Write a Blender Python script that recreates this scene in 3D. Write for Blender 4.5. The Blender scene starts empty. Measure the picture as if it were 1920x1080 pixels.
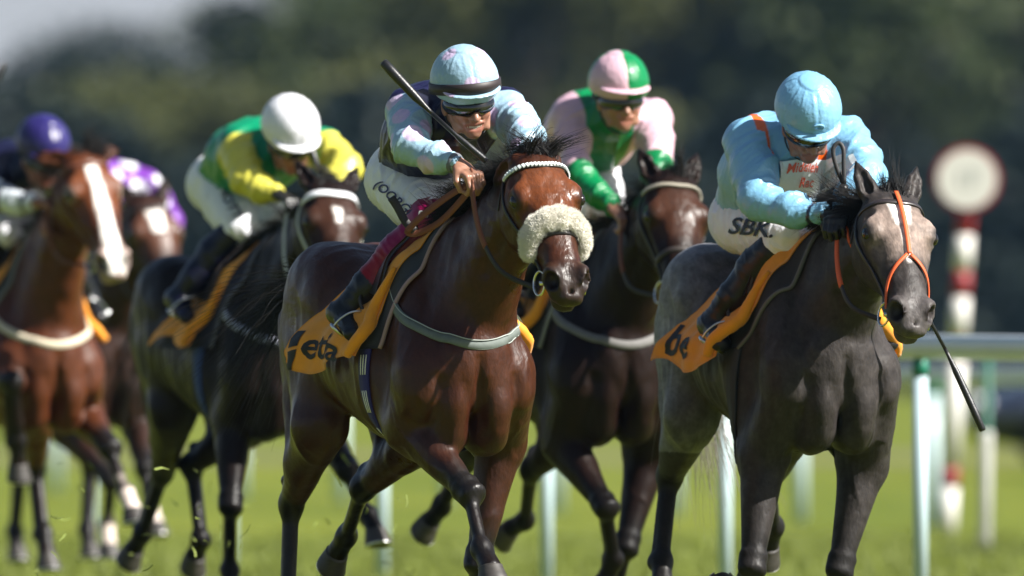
import bpy, math, random
import numpy as np
from mathutils import Vector, Matrix
random.seed(7)
RNG = np.random.default_rng(7)
sc = bpy.context.scene
COL = sc.collection

# ------------------------------------------------------------------ camera, sky, sun
cam_d = bpy.data.cameras.new('camera')
cam = bpy.data.objects.new('camera', cam_d)
COL.objects.link(cam)
cam.location = (0, 0, 1.256)
cam.rotation_euler = (math.radians(90), 0, 0)
cam_d.sensor_width = 36.0
cam_d.lens = 448.5
cam_d.shift_y = 0.0547
cam_d.clip_start = 1.0
cam_d.clip_end = 6000
cam_d.dof.use_dof = True
cam_d.dof.focus_distance = 45.9
cam_d.dof.aperture_fstop = 2.9
sc.camera = cam

SUN_AZ, SUN_EL = 70.0, 42.0      # azimuth to the right of "straight back at the camera"
_az = math.radians(SUN_AZ)
_el = math.radians(SUN_EL)
sun_vec = Vector((math.sin(_az) * math.cos(_el), -math.cos(_az) * math.cos(_el), math.sin(_el)))
world = bpy.data.worlds.new('World')
sc.world = world
world.use_nodes = True
wn = world.node_tree
wn.nodes.clear()
w_out = wn.nodes.new('ShaderNodeOutputWorld')
w_bg = wn.nodes.new('ShaderNodeBackground')
w_sky = wn.nodes.new('ShaderNodeTexSky')
w_sky.sky_type = 'NISHITA'
w_sky.sun_disc = False
w_sky.sun_elevation = _el
w_sky.sun_rotation = math.atan2(sun_vec.x, sun_vec.y)
w_sky.air_density = 1.0
w_sky.dust_density = 1.6
w_bg.inputs['Strength'].default_value = 0.042
# pale haze that whitens the sky towards the horizon, all the way round
w_tc = wn.nodes.new('ShaderNodeTexCoord')
w_sep = wn.nodes.new('ShaderNodeSeparateXYZ')
w_mr = wn.nodes.new('ShaderNodeMapRange')
w_mr.interpolation_type = 'SMOOTHSTEP'
w_mr.inputs['From Min'].default_value = 0.0
w_mr.inputs['From Max'].default_value = 0.20
w_mr.inputs['To Min'].default_value = 0.85
w_mr.inputs['To Max'].default_value = 0.0
w_mix = wn.nodes.new('ShaderNodeMix')
w_mix.data_type = 'RGBA'
w_mix.inputs['B'].default_value = (5.6, 6.0, 6.7, 1)
wn.links.new(w_tc.outputs['Generated'], w_sep.inputs[0])
wn.links.new(w_sep.outputs['Z'], w_mr.inputs['Value'])
wn.links.new(w_mr.outputs[0], w_mix.inputs['Factor'])
wn.links.new(w_sky.outputs[0], w_mix.inputs['A'])
wn.links.new(w_mix.outputs['Result'], w_bg.inputs['Color'])
wn.links.new(w_bg.outputs[0], w_out.inputs['Surface'])

sun_d = bpy.data.lights.new('sun', 'SUN')
sun_d.energy = 5.0
sun_d.angle = math.radians(0.53)
sun_d.color = (1.0, 0.965, 0.90)
sun = bpy.data.objects.new('sun', sun_d)
COL.objects.link(sun)
sun.location = (20, 20, 40)
sun.rotation_euler = (-sun_vec).to_track_quat('-Z', 'Y').to_euler()

sc.view_settings.view_transform = 'Standard'
sc.view_settings.look = 'None'
sc.view_settings.exposure = 1.28
sc.view_settings.gamma = 1.0
sc.view_settings.use_curve_mapping = False
sc.render.engine = 'CYCLES'
sc.cycles.use_denoising = True
sc.cycles.max_bounces = 6
sc.cycles.transparent_max_bounces = 8

# ------------------------------------------------------------------ small helpers
def nz(v):
    v = np.asarray(v, float)
    return v / (np.linalg.norm(v) + 1e-12)

def V3(*a):
    return np.array(a, float)

def lerp(a, b, t):
    return a + (b - a) * t

def smooth01(x):
    x = np.clip(x, 0, 1)
    return x * x * (3 - 2 * x)

_LAT = np.random.default_rng(3).random((32, 32, 32)).astype(np.float32) * 2 - 1

def noise3(P, freq):
    """smooth value noise, -1..1, P (n,3)"""
    Q = np.asarray(P, np.float32) * np.float32(1) * np.asarray(freq, np.float32)
    i = np.floor(Q).astype(int)
    f = Q - i
    f = f * f * (3 - 2 * f)
    r = 0
    for dx in (0, 1):
        wx = f[:, 0] if dx else 1 - f[:, 0]
        for dy in (0, 1):
            wy = f[:, 1] if dy else 1 - f[:, 1]
            for dz in (0, 1):
                wz = f[:, 2] if dz else 1 - f[:, 2]
                r = r + wx * wy * wz * _LAT[(i[:, 0] + dx) & 31, (i[:, 1] + dy) & 31, (i[:, 2] + dz) & 31]
    return r

# ------------------------------------------------------------------ blended solids -> one continuous skin
class Field:
    def __init__(s, lo, hi, h):
        s.lo = np.array(lo, float)
        s.h = h
        s.n = np.ceil((np.array(hi, float) - s.lo) / h).astype(int) + 1
        s.d = np.full(tuple(s.n), 5.0, np.float32)
        s.ax = [(s.lo[i] + h * np.arange(s.n[i])).astype(np.float32) for i in range(3)]

    def block(s, lo, hi):
        a = np.clip(np.floor((np.asarray(lo) - s.lo) / s.h).astype(int), 0, s.n)
        b = np.clip(np.ceil((np.asarray(hi) - s.lo) / s.h).astype(int) + 1, 0, s.n)
        if np.any(b <= a):
            return None
        sl = tuple(slice(a[i], b[i]) for i in range(3))
        X = s.ax[0][sl[0]][:, None, None]
        Y = s.ax[1][sl[1]][None, :, None]
        Z = s.ax[2][sl[2]][None, None, :]
        return sl, X, Y, Z

    def put(s, fn, lo, hi, k, cut=False):
        m = k + 4 * s.h
        r = s.block(np.asarray(lo) - m, np.asarray(hi) + m)
        if r is None:
            return
        sl, X, Y, Z = r
        p = fn(X, Y, Z).astype(np.float32)
        d = s.d[sl]
        if cut:
            p = -p
            if k > 0:
                g = np.maximum(k - np.abs(d - p), 0) / k
                s.d[sl] = np.maximum(d, p) + g * g * k * 0.25
            else:
                s.d[sl] = np.maximum(d, p)
        else:
            if k > 0:
                g = np.maximum(k - np.abs(d - p), 0) / k
                s.d[sl] = np.minimum(d, p) - g * g * k * 0.25
            else:
                s.d[sl] = np.minimum(d, p)

    # ellipsoid; axes = rows of R
    def ell(s, c, r, R=None, k=0.03, cut=False):
        c = np.asarray(c, float)
        r = np.asarray(r, float) * np.ones(3)
        R = np.eye(3) if R is None else np.asarray(R, float)

        def fn(X, Y, Z):
            x, y, z = X - c[0], Y - c[1], Z - c[2]
            a = 0
            b = 0
            for i in range(3):
                q = R[i, 0] * x + R[i, 1] * y + R[i, 2] * z
                a = a + (q / r[i]) ** 2
                b = b + (q / (r[i] * r[i])) ** 2
            k0 = np.sqrt(a)
            return k0 * (k0 - 1) / (np.sqrt(b) + 1e-6)
        e = np.sqrt(((R * r[:, None]) ** 2).sum(0))
        s.put(fn, c - e, c + e, k, cut)

    # tapered capsule with elliptical section: radii (side, up) at either end
    def cap(s, a, b, ra, rb, up=(0, 0, 1), k=0.03, cut=False):
        a = np.asarray(a, float)
        b = np.asarray(b, float)
        ra = np.asarray(ra, float) * np.ones(2)
        rb = np.asarray(rb, float) * np.ones(2)
        ab = b - a
        L = np.linalg.norm(ab) + 1e-9
        A = ab / L
        U = np.asarray(up, float)
        U = U - A * U.dot(A)
        if np.linalg.norm(U) < 1e-3:
            U = np.array([1.0, 0, 0]) - A * A[0]
        U = nz(U)
        S = np.cross(U, A)

        def fn(X, Y, Z):
            x, y, z = X - a[0], Y - a[1], Z - a[2]
            qa = A[0] * x + A[1] * y + A[2] * z
            t = np.clip(qa / L, 0, 1)
            qa = qa - t * L
            qs = S[0] * x + S[1] * y + S[2] * z
            qu = U[0] * x + U[1] * y + U[2] * z
            rs = ra[0] + (rb[0] - ra[0]) * t
            ru = ra[1] + (rb[1] - ra[1]) * t
            rm = np.minimum(rs, ru)
            k0 = np.sqrt((qa / rm) ** 2 + (qs / rs) ** 2 + (qu / ru) ** 2)
            k1 = np.sqrt((qa / rm ** 2) ** 2 + (qs / rs ** 2) ** 2 + (qu / ru ** 2) ** 2) + 1e-6
            return np.where(k0 < 1e-3, -rm, k0 * (k0 - 1) / k1)
        m = max(ra.max(), rb.max())
        s.put(fn, np.minimum(a, b) - m, np.maximum(a, b) + m, k, cut)

    def chain(s, pts, rad, up=(0, 0, 1), k=0.02):
        for i in range(len(pts) - 1):
            s.cap(pts[i], pts[i + 1], rad[i], rad[i + 1], up, k)

    # loft along axis A from origin: stations (t, top, bottom, halfwidth, taper), top/bottom measured along N
    def loft(s, o, A, S, N, st, k=0.03, capr=0.05, blur=9, pw=2.0):
        st = np.array(st, float)
        o = np.asarray(o, float)
        tt = np.linspace(st[0, 0], st[-1, 0], 240)
        ker = np.hanning(blur + 2)[1:-1]
        ker /= ker.sum()

        def prof(col):
            v = np.interp(tt, st[:, 0], st[:, col])
            vp = np.concatenate([np.full(blur, v[0]), v, np.full(blur, v[-1])])
            return np.convolve(vp, ker, 'same')[blur:-blur]
        top, bot, hw, tp = prof(1), prof(2), prof(3), prof(4)
        cn = (top + bot) / 2
        hd = (top - bot) / 2

        def fn(X, Y, Z):
            x, y, z = X - o[0], Y - o[1], Z - o[2]
            qa = A[0] * x + A[1] * y + A[2] * z
            t = np.clip(qa, tt[0], tt[-1])
            qa = qa - t
            u = (t - tt[0]) / (tt[-1] - tt[0]) * 239
            i = np.clip(u.astype(int), 0, 238)
            f = (u - i).astype(np.float32)
            g = lambda w: (w[i] * (1 - f) + w[i + 1] * f).astype(np.float32)
            qs = S[0] * x + S[1] * y + S[2] * z
            H = g(hd)
            qn = N[0] * x + N[1] * y + N[2] * z - g(cn)
            W = g(hw) * (1 - g(tp) * np.clip(qn / H, -1, 1))
            if pw == 2.0:
                k0 = np.sqrt((qa / capr) ** 2 + (qs / W) ** 2 + (qn / H) ** 2)
            else:
                k0 = (np.abs(qa / capr) ** pw + np.abs(qs / W) ** pw + np.abs(qn / H) ** pw) ** (1 / pw)
            k1 = np.sqrt((qa / capr ** 2) ** 2 + (qs / W ** 2) ** 2 + (qn / H ** 2) ** 2) + 1e-6
            if pw != 2.0:
                kk = np.sqrt((qa / capr) ** 2 + (qs / W) ** 2 + (qn / H) ** 2)
                return np.where(kk < 1e-3, -np.minimum(W, H), kk * (k0 - 1) / k1)
            return np.where(k0 < 1e-3, -np.minimum(W, H), k0 * (k0 - 1) / k1)
        e0 = o + A * tt[0]
        e1 = o + A * tt[-1]
        m = max(abs(top).max(), abs(bot).max(), hw.max() * 1.4) + capr
        s.put(fn, np.minimum(e0, e1) - m, np.maximum(e0, e1) + m, k)

    def halfspace(s, p, n, k=0.0):
        """keep the side the normal points away from"""
        n = nz(n)
        X, Y, Z = s.ax[0][:, None, None], s.ax[1][None, :, None], s.ax[2][None, None, :]
        p2 = ((X - p[0]) * n[0] + (Y - p[1]) * n[1] + (Z - p[2]) * n[2]).astype(np.float32)
        d = s.d
        if k > 0:
            g = np.maximum(k - np.abs(d - p2), 0) / k
            s.d = np.maximum(d, p2) + g * g * k * 0.25
        else:
            s.d = np.maximum(d, p2)

    def sample(s, P):
        Q = (np.asarray(P, float) - s.lo) / s.h
        Q = np.clip(Q, 0, s.n - 1.001)
        i = np.floor(Q).astype(int)
        f = Q - i
        r = 0
        for dx in (0, 1):
            wx = f[:, 0] if dx else 1 - f[:, 0]
            for dy in (0, 1):
                wy = f[:, 1] if dy else 1 - f[:, 1]
                for dz in (0, 1):
                    wz = f[:, 2] if dz else 1 - f[:, 2]
                    r = r + wx * wy * wz * s.d[i[:, 0] + dx, i[:, 1] + dy, i[:, 2] + dz]
        return r

    def grad(s, P):
        e = s.h * 0.9
        g = np.stack([s.sample(P + np.eye(3)[i] * e) - s.sample(P - np.eye(3)[i] * e) for i in range(3)], 1)
        return g / (np.linalg.norm(g, axis=1, keepdims=True) + 1e-9)

    def ray(s, O, D, rmax=0.6, last=False):
        """first (or last) way out of the solid from inside points O along D -> points, normals"""
        O = np.atleast_2d(np.asarray(O, float))
        D = np.atleast_2d(np.asarray(D, float))
        D = D / np.linalg.norm(D, axis=1, keepdims=True)
        n = max(len(O), len(D))
        O = np.broadcast_to(O, (n, 3))
        D = np.broadcast_to(D, (n, 3))
        ts = np.arange(0.0, rmax, s.h * 0.7)
        dd = np.stack([s.sample(O + D * t) for t in ts], 1)
        ins = dd < 0
        if last:
            j = len(ts) - 1 - np.argmax(ins[:, ::-1], axis=1)
            j = np.minimum(j, len(ts) - 2)
        else:
            out = ~ins
            j = np.maximum(np.argmax(out, axis=1) - 1, 0)
        r = np.arange(n)
        d0, d1 = dd[r, j], dd[r, j + 1]
        t = ts[j] + (ts[j + 1] - ts[j]) * np.clip(d0 / (d0 - d1 + 1e-9), 0, 1)
        P = O + D * t[:, None]
        return P, s.grad(P)

    def mesh(s):
        """surface nets"""
        d = s.d
        sg = d < 0
        c = np.zeros(np.array(d.shape) - 1, np.uint8)
        for dx in (0, 1):
            for dy in (0, 1):
                for dz in (0, 1):
                    c += sg[dx:dx + c.shape[0], dy:dy + c.shape[1], dz:dz + c.shape[2]]
        act = (c > 0) & (c < 8)
        I = np.argwhere(act)
        idx = np.full(c.shape, -1, np.int32)
        idx[tuple(I.T)] = np.arange(len(I))
        acc = np.zeros((len(I), 3))
        cnt = np.zeros(len(I))
        corner = lambda o: d[I[:, 0] + o[0], I[:, 1] + o[1], I[:, 2] + o[2]]
        for ax in range(3):
            o1, o2 = [k for k in range(3) if k != ax]
            for p in (0, 1):
                for q in (0, 1):
                    a = [0, 0, 0]
                    a[o1], a[o2] = p, q
                    b = list(a)
                    b[ax] = 1
                    va, vb = corner(a), corner(b)
                    cr = (va < 0) != (vb < 0)
                    t = np.where(cr, va / (va - vb + 1e-12), 0)
                    pos = np.tile(np.array(a, float), (len(I), 1))
                    pos[:, ax] = t
                    acc[cr] += pos[cr]
                    cnt[cr] += 1
        V = s.lo + (I + acc / np.maximum(cnt, 1)[:, None]) * s.h
        faces = []
        for ax in range(3):
            o1, o2 = (ax + 1) % 3, (ax + 2) % 3
            lo = [slice(None)] * 3
            hi = [slice(None)] * 3
            lo[ax] = slice(0, -1)
            hi[ax] = slice(1, None)
            A, B = sg[tuple(lo)], sg[tuple(hi)]
            E = np.argwhere(A != B)
            ok = (E[:, o1] > 0) & (E[:, o2] > 0) & (E[:, o1] < d.shape[o1] - 1) & (E[:, o2] < d.shape[o2] - 1)
            E = E[ok]
            if not len(E):
                continue
            flip = B[tuple(E.T)]
            u = np.zeros(3, int)
            u[o1] = 1
            v = np.zeros(3, int)
            v[o2] = 1
            g = lambda M: idx[tuple(M.T)]
            q = np.stack([g(E - u - v), g(E - v), g(E), g(E - u)], 1)
            q[flip] = q[flip][:, ::-1]
            faces.append(q)
        F = np.concatenate(faces)
        # one step onto the surface
        dv = s.sample(V)
        V = V - s.grad(V) * np.clip(dv, -s.h * .5, s.h * .5)[:, None] * 0.8
        return V, F

# ------------------------------------------------------------------ mesh objects
def new_mesh(name, V, F, mat, col=None, smooth=True, uv=None):
    V = np.asarray(V, np.float32)
    me = bpy.data.meshes.new(name)
    if isinstance(F, np.ndarray):
        n, m = F.shape
        me.vertices.add(len(V))
        me.vertices.foreach_set('co', V.ravel())
        me.loops.add(n * m)
        me.loops.foreach_set('vertex_index', F.astype(np.int32).ravel())
        me.polygons.add(n)
        me.polygons.foreach_set('loop_start', (np.arange(n) * m).astype(np.int32))
        me.update(calc_edges=True)
    else:
        me.from_pydata([tuple(v) for v in V], [], F)
    if smooth and len(me.polygons):
        me.polygons.foreach_set('use_smooth', np.ones(len(me.polygons), bool))
    if col is not None:
        at = me.color_attributes.new('Col', 'FLOAT_COLOR', 'POINT')
        c = np.ones((len(V), 4), np.float32)
        c[:, :3] = col
        at.data.foreach_set('color', c.ravel())
    if mat is not None:
        for m_ in (mat if isinstance(mat, (list, tuple)) else [mat]):
            me.materials.append(m_)
    me.validate()
    return me

class Thing:
    """a top-level Empty with parts; geometry is given in the frame (origin, yaw), the Empty stands at base"""
    def __init__(s, name, label, cat, frame=(0, 0, 0, 0), base=(0, 0, 0), group=None):
        ox, oy, oz, yaw = frame
        o = bpy.data.objects.new(name, None)
        COL.objects.link(o)
        c, sn = math.cos(yaw), math.sin(yaw)
        b = base
        o.location = (ox + c * b[0] - sn * b[1], oy + sn * b[0] + c * b[1], oz + b[2])
        o.rotation_euler = (0, 0, yaw)
        o.empty_display_size = 0.1
        o['label'] = label
        o['category'] = cat
        if group:
            o['group'] = group
        s.o = o
        s.base = np.array(base, float)

    def part(s, name, V, F, mat, col=None, smooth=True, parent=None, label=None, kind=None):
        me = new_mesh(name, np.asarray(V, float) - s.base, F, mat, col, smooth)
        ob = bpy.data.objects.new(name, me)
        COL.objects.link(ob)
        ob.parent = parent or s.o
        if label:
            ob['label'] = label
        if kind:
            ob['kind'] = kind
        return ob

def join_geo(parts):
    Vs, Fs, n = [], [], 0
    for V, F in parts:
        V = np.asarray(V, float)
        Vs.append(V)
        if isinstance(F, np.ndarray):
            F = F.tolist()
        Fs += [tuple(int(i) + n for i in f) for f in F]
        n += len(V)
    return np.concatenate(Vs), Fs

def box_geo(c, r, R=None):
    c = np.asarray(c, float)
    P = np.array([[x, y, z] for x in (-1, 1) for y in (-1, 1) for z in (-1, 1)], float) * r
    if R is not None:
        P = P @ np.asarray(R)
    F = [(0, 1, 3, 2), (4, 6, 7, 5), (0, 4, 5, 1), (2, 3, 7, 6), (0, 2, 6, 4), (1, 5, 7, 3)]
    return P + c, F

def frames_along(P, N0=None):
    P = np.asarray(P, float)
    T = np.gradient(P, axis=0)
    T /= np.linalg.norm(T, axis=1, keepdims=True) + 1e-12
    if N0 is None:
        N0 = np.array([0, 0, 1.0]) if abs(T[0, 2]) < .9 else np.array([1.0, 0, 0])
    N = np.zeros_like(P)
    n = N0 - T[0] * np.dot(N0, T[0])
    for i in range(len(P)):
        n = n - T[i] * np.dot(n, T[i])
        n = nz(n)
        N[i] = n
    return T, N, np.cross(T, N)

def resample(P, n):
    """Catmull-Rom through control points"""
    P = np.asarray(P, float)
    Q = np.concatenate([[2 * P[0] - P[1]], P, [2 * P[-1] - P[-2]]])
    out = []
    m = len(P) - 1
    for u in np.linspace(0, m, n):
        i = min(int(u), m - 1)
        t = u - i
        p0, p1, p2, p3 = Q[i], Q[i + 1], Q[i + 2], Q[i + 3]
        out.append(.5 * (2 * p1 + (p2 - p0) * t + (2 * p0 - 5 * p1 + 4 * p2 - p3) * t * t + (3 * p1 - p0 - 3 * p2 + p3) * t ** 3))
    return np.array(out)

def tube_geo(P, r, seg=10, closed=False, caps=True):
    P = np.asarray(P, float)
    n = len(P)
    r = np.asarray(r, float) * np.ones(n)
    if closed:
        T = np.roll(P, -1, 0) - np.roll(P, 1, 0)
        T /= np.linalg.norm(T, axis=1, keepdims=True)
        ax = nz(np.cross(P[1] - P[0], P[n // 3] - P[0]))
        N = np.tile(ax, (n, 1))
        B = np.cross(T, N)
    else:
        T, N, B = frames_along(P)
    a = np.arange(seg) * 2 * math.pi / seg
    V = (P[:, None, :] + r[:, None, None] * (np.cos(a)[None, :, None] * N[:, None, :] + np.sin(a)[None, :, None] * B[:, None, :])).reshape(-1, 3)
    F = []
    m = n if closed else n - 1
    for i in range(m):
        j = (i + 1) % n
        for k in range(seg):
            l = (k + 1) % seg
            F.append((i * seg + k, i * seg + l, j * seg + l, j * seg + k))
    if caps and not closed:
        F.append(tuple(range(seg))[::-1])
        F.append(tuple((n - 1) * seg + k for k in range(seg)))
    return V, F

def strap_geo(P, N, w, th, closed=False):
    """flat strap: P centre line, N outward normal per point"""
    P = np.asarray(P, float)
    N = np.asarray(N, float)
    n = len(P)
    T = (np.roll(P, -1, 0) - np.roll(P, 1, 0)) if closed else np.gradient(P, axis=0)
    T /= np.linalg.norm(T, axis=1, keepdims=True) + 1e-12
    N = N - T * (N * T).sum(1, keepdims=True)
    N /= np.linalg.norm(N, axis=1, keepdims=True) + 1e-12
    B = np.cross(T, N)
    w = (np.asarray(w, float) * np.ones(n))[:, None] / 2
    e = th * 0.3
    ring = [P - B * w, P - B * (w - e) + N * th, P + B * (w - e) + N * th, P + B * w, P + B * (w - e) - N * th * .6, P - B * (w - e) - N * th * .6]
    V = np.stack(ring, 1).reshape(-1, 3)
    s = 6
    F = []
    m = n if closed else n - 1
    for i in range(m):
        j = (i + 1) % n
        for k in range(s):
            l = (k + 1) % s
            F.append((i * s + k, j * s + k, j * s + l, i * s + l))
    if not closed:
        F.append(tuple(range(s)))
        F.append(tuple((n - 1) * s + k for k in range(s))[::-1])
    return V, F

def strands_geo(strands, r0, tip=0.15):
    """many thin three-sided hairs; all strands have the same number of points"""
    S = np.asarray(strands, float)
    m, n, _ = S.shape
    T = np.gradient(S, axis=1)
    T /= np.linalg.norm(T, axis=2, keepdims=True) + 1e-12
    ref = np.where(np.abs(T[..., 2:3]) < .9, np.array([0, 0, 1.0]), np.array([1.0, 0, 0]))
    N = np.cross(T, ref)
    N /= np.linalg.norm(N, axis=2, keepdims=True) + 1e-12
    B = np.cross(T, N)
    r = (np.asarray(r0) * np.ones(m))[:, None] * np.linspace(1, tip, n)[None, :]
    a = np.arange(3) * 2 * math.pi / 3
    V = S[:, :, None, :] + r[:, :, None, None] * (np.cos(a)[None, None, :, None] * N[:, :, None, :] + np.sin(a)[None, None, :, None] * B[:, :, None, :])
    V = V.reshape(-1, 3)
    base = (np.arange(m) * n * 3)[:, None, None] + (np.arange(n - 1) * 3)[None, :, None]
    k = np.arange(3)[None, None, :]
    l = (k + 1) % 3
    F = np.stack([base + k, base + l, base + 3 + l, base + 3 + k], -1).reshape(-1, 4)
    return V, F

def grid_faces(a, b, off=0):
    i, j = np.meshgrid(np.arange(a - 1), np.arange(b - 1), indexing='ij')
    q = i * b + j + off
    return np.stack([q, q + 1, q + b + 1, q + b], -1).reshape(-1, 4)

def sheet_geo(G, th):
    """closed sheet of thickness th from a grid G (a,b,3)"""
    a, b, _ = G.shape
    du = np.gradient(G, axis=0)
    dv = np.gradient(G, axis=1)
    N = np.cross(du, dv)
    N /= np.linalg.norm(N, axis=2, keepdims=True) + 1e-12
    V = np.concatenate([(G + N * th / 2).reshape(-1, 3), (G - N * th / 2).reshape(-1, 3)])
    n = a * b
    F1 = grid_faces(a, b)
    F2 = grid_faces(a, b, n)[:, ::-1]
    rim = [i * b for i in range(a)] + [(a - 1) * b + j for j in range(1, b)] + [i * b + b - 1 for i in range(a - 2, -1, -1)] + [j for j in range(b - 2, 0, -1)]
    rim = np.array(rim)
    r2 = np.roll(rim, -1)
    F3 = np.stack([rim, rim + n, r2 + n, r2], 1)
    return V, np.concatenate([F1, F2, F3])

# ------------------------------------------------------------------ materials
MATS = {}

def mat(name, color=(.5, .5, .5), rough=.5, metal=0, spec=.5, attr=False, noise=None, bump=None, coat=0, sheen=0, trans=0, sss=0):
    """noise=(scale, amount, stretch), bump=(scale, strength, distance[, stretch])"""
    if name in MATS:
        return MATS[name]
    m = bpy.data.materials.new(name)
    m.use_nodes = True
    nt = m.node_tree
    b = nt.nodes['Principled BSDF']
    b.inputs['Roughness'].default_value = rough
    b.inputs['Metallic'].default_value = metal
    b.inputs['Specular IOR Level'].default_value = spec
    b.inputs['Coat Weight'].default_value = coat
    b.inputs['Coat Roughness'].default_value = 0.15
    b.inputs['Sheen Weight'].default_value = sheen
    if trans:
        b.inputs['Transmission Weight'].default_value = trans
    if sss:
        b.inputs['Subsurface Weight'].default_value = sss
        b.inputs['Subsurface Radius'].default_value = (.01, .004, .002)
    tc = nt.nodes.new('ShaderNodeTexCoord')
    src = None
    if attr:
        at = nt.nodes.new('ShaderNodeAttribute')
        at.attribute_name = 'Col'
        src = at.outputs['Color']
    if noise:
        sc_, am = noise[0], noise[1]
        mp = nt.nodes.new('ShaderNodeMapping')
        mp.inputs['Scale'].default_value = noise[2] if len(noise) > 2 else (1, 1, 1)
        nt.links.new(tc.outputs['Object'], mp.inputs['Vector'])
        no = nt.nodes.new('ShaderNodeTexNoise')
        no.inputs['Scale'].default_value = sc_
        no.inputs['Detail'].default_value = 5
        no.inputs['Roughness'].default_value = .6
        nt.links.new(mp.outputs[0], no.inputs['Vector'])
        mr = nt.nodes.new('ShaderNodeMapRange')
        mr.inputs['From Min'].default_value = .3
        mr.inputs['From Max'].default_value = .7
        mr.inputs['To Min'].default_value = 1 - am
        mr.inputs['To Max'].default_value = 1 + am
        nt.links.new(no.outputs['Fac'], mr.inputs['Value'])
        mx = nt.nodes.new('ShaderNodeVectorMath')
        mx.operation = 'SCALE'
        if src is None:
            mx.inputs[0].default_value = color[:3]
        else:
            nt.links.new(src, mx.inputs[0])
        nt.links.new(mr.outputs[0], mx.inputs['Scale'])
        src = mx.outputs[0]
    if src is not None:
        nt.links.new(src, b.inputs['Base Color'])
    else:
        b.inputs['Base Color'].default_value = (*color[:3], 1)
    if bump:
        mp = nt.nodes.new('ShaderNodeMapping')
        mp.inputs['Scale'].default_value = bump[3] if len(bump) > 3 else (1, 1, 1)
        nt.links.new(tc.outputs['Object'], mp.inputs['Vector'])
        no = nt.nodes.new('ShaderNodeTexNoise')
        no.inputs['Scale'].default_value = bump[0]
        no.inputs['Detail'].default_value = 4
        nt.links.new(mp.outputs[0], no.inputs['Vector'])
        bp = nt.nodes.new('ShaderNodeBump')
        bp.inputs['Strength'].default_value = bump[1]
        bp.inputs['Distance'].default_value = bump[2]
        nt.links.new(no.outputs['Fac'], bp.inputs['Height'])
        nt.links.new(bp.outputs[0], b.inputs['Normal'])
    MATS[name] = m
    return m

def srgb(r, g, b):
    f = lambda c: (c / 255 / 12.92) if c / 255 <= .04045 else ((c / 255 + .055) / 1.055) ** 2.4
    return (f(r), f(g), f(b))

def mixcol(c, c2, w):
    return c * (1 - w[:, None]) + np.asarray(c2)[None, :] * w[:, None]

def coat_mat(name, rough, mott, spec=.24, streak=(16, 90, 55)):
    m = bpy.data.materials.new(name)
    m.use_nodes = True
    nt = m.node_tree
    b = nt.nodes['Principled BSDF']
    tc = nt.nodes.new('ShaderNodeTexCoord')

    def noise(scale, vec=(1, 1, 1), detail=4):
        mp = nt.nodes.new('ShaderNodeMapping')
        mp.inputs['Scale'].default_value = vec
        nt.links.new(tc.outputs['Object'], mp.inputs['Vector'])
        n = nt.nodes.new('ShaderNodeTexNoise')
        n.inputs['Scale'].default_value = scale
        n.inputs['Detail'].default_value = detail
        nt.links.new(mp.outputs[0], n.inputs['Vector'])
        return n.outputs['Fac']

    def rng(src, a, b_, lo=.3, hi=.7):
        r = nt.nodes.new('ShaderNodeMapRange')
        r.inputs['From Min'].default_value = lo
        r.inputs['From Max'].default_value = hi
        r.inputs['To Min'].default_value = a
        r.inputs['To Max'].default_value = b_
        nt.links.new(src, r.inputs['Value'])
        return r.outputs[0]
    at = nt.nodes.new('ShaderNodeAttribute')
    at.attribute_name = 'Col'
    hair = noise(1.0, streak, 3)
    blot = noise(24, (1, 1, 1), 5)
    m1 = nt.nodes.new('ShaderNodeMath')
    m1.operation = 'MULTIPLY'
    nt.links.new(rng(hair, .80, 1.20), m1.inputs[0])
    nt.links.new(rng(blot, 1 - mott, 1 + mott), m1.inputs[1])
    sc_ = nt.nodes.new('ShaderNodeVectorMath')
    sc_.operation = 'SCALE'
    nt.links.new(at.outputs['Color'], sc_.inputs[0])
    nt.links.new(m1.outputs[0], sc_.inputs['Scale'])
    nt.links.new(sc_.outputs[0], b.inputs['Base Color'])
    nt.links.new(rng(noise(6.5, (1, 1, 1), 5), rough - .06, rough + .20), b.inputs['Roughness'])
    b.inputs['Specular IOR Level'].default_value = spec
    mid = noise(17, (1, 1, .6), 4)
    b1 = nt.nodes.new('ShaderNodeBump')
    b1.inputs['Strength'].default_value = .42
    b1.inputs['Distance'].default_value = .010
    nt.links.new(mid, b1.inputs['Height'])
    b2 = nt.nodes.new('ShaderNodeBump')
    b2.inputs['Strength'].default_value = .85
    b2.inputs['Distance'].default_value = .0022
    nt.links.new(hair, b2.inputs['Height'])
    nt.links.new(b1.outputs[0], b2.inputs['Normal'])
    nt.links.new(b2.outputs[0], b.inputs['Normal'])
    return m

# ------------------------------------------------------------------ horses
def head_frame(H):
    A = nz(H['muzzle'] - H['poll'])
    S = V3(0, 1, 0)
    S = S + V3(1, 0, 0) * H.get('turn', 0)
    S = nz(S - A * S.dot(A))
    N = nz(np.cross(A, S))
    if N[0] < 0:
        N = -N
    r = H.get('roll', 0)
    S, N = S * math.cos(r) + N * math.sin(r), N * math.cos(r) - S * math.sin(r)
    return A, S, N

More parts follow.
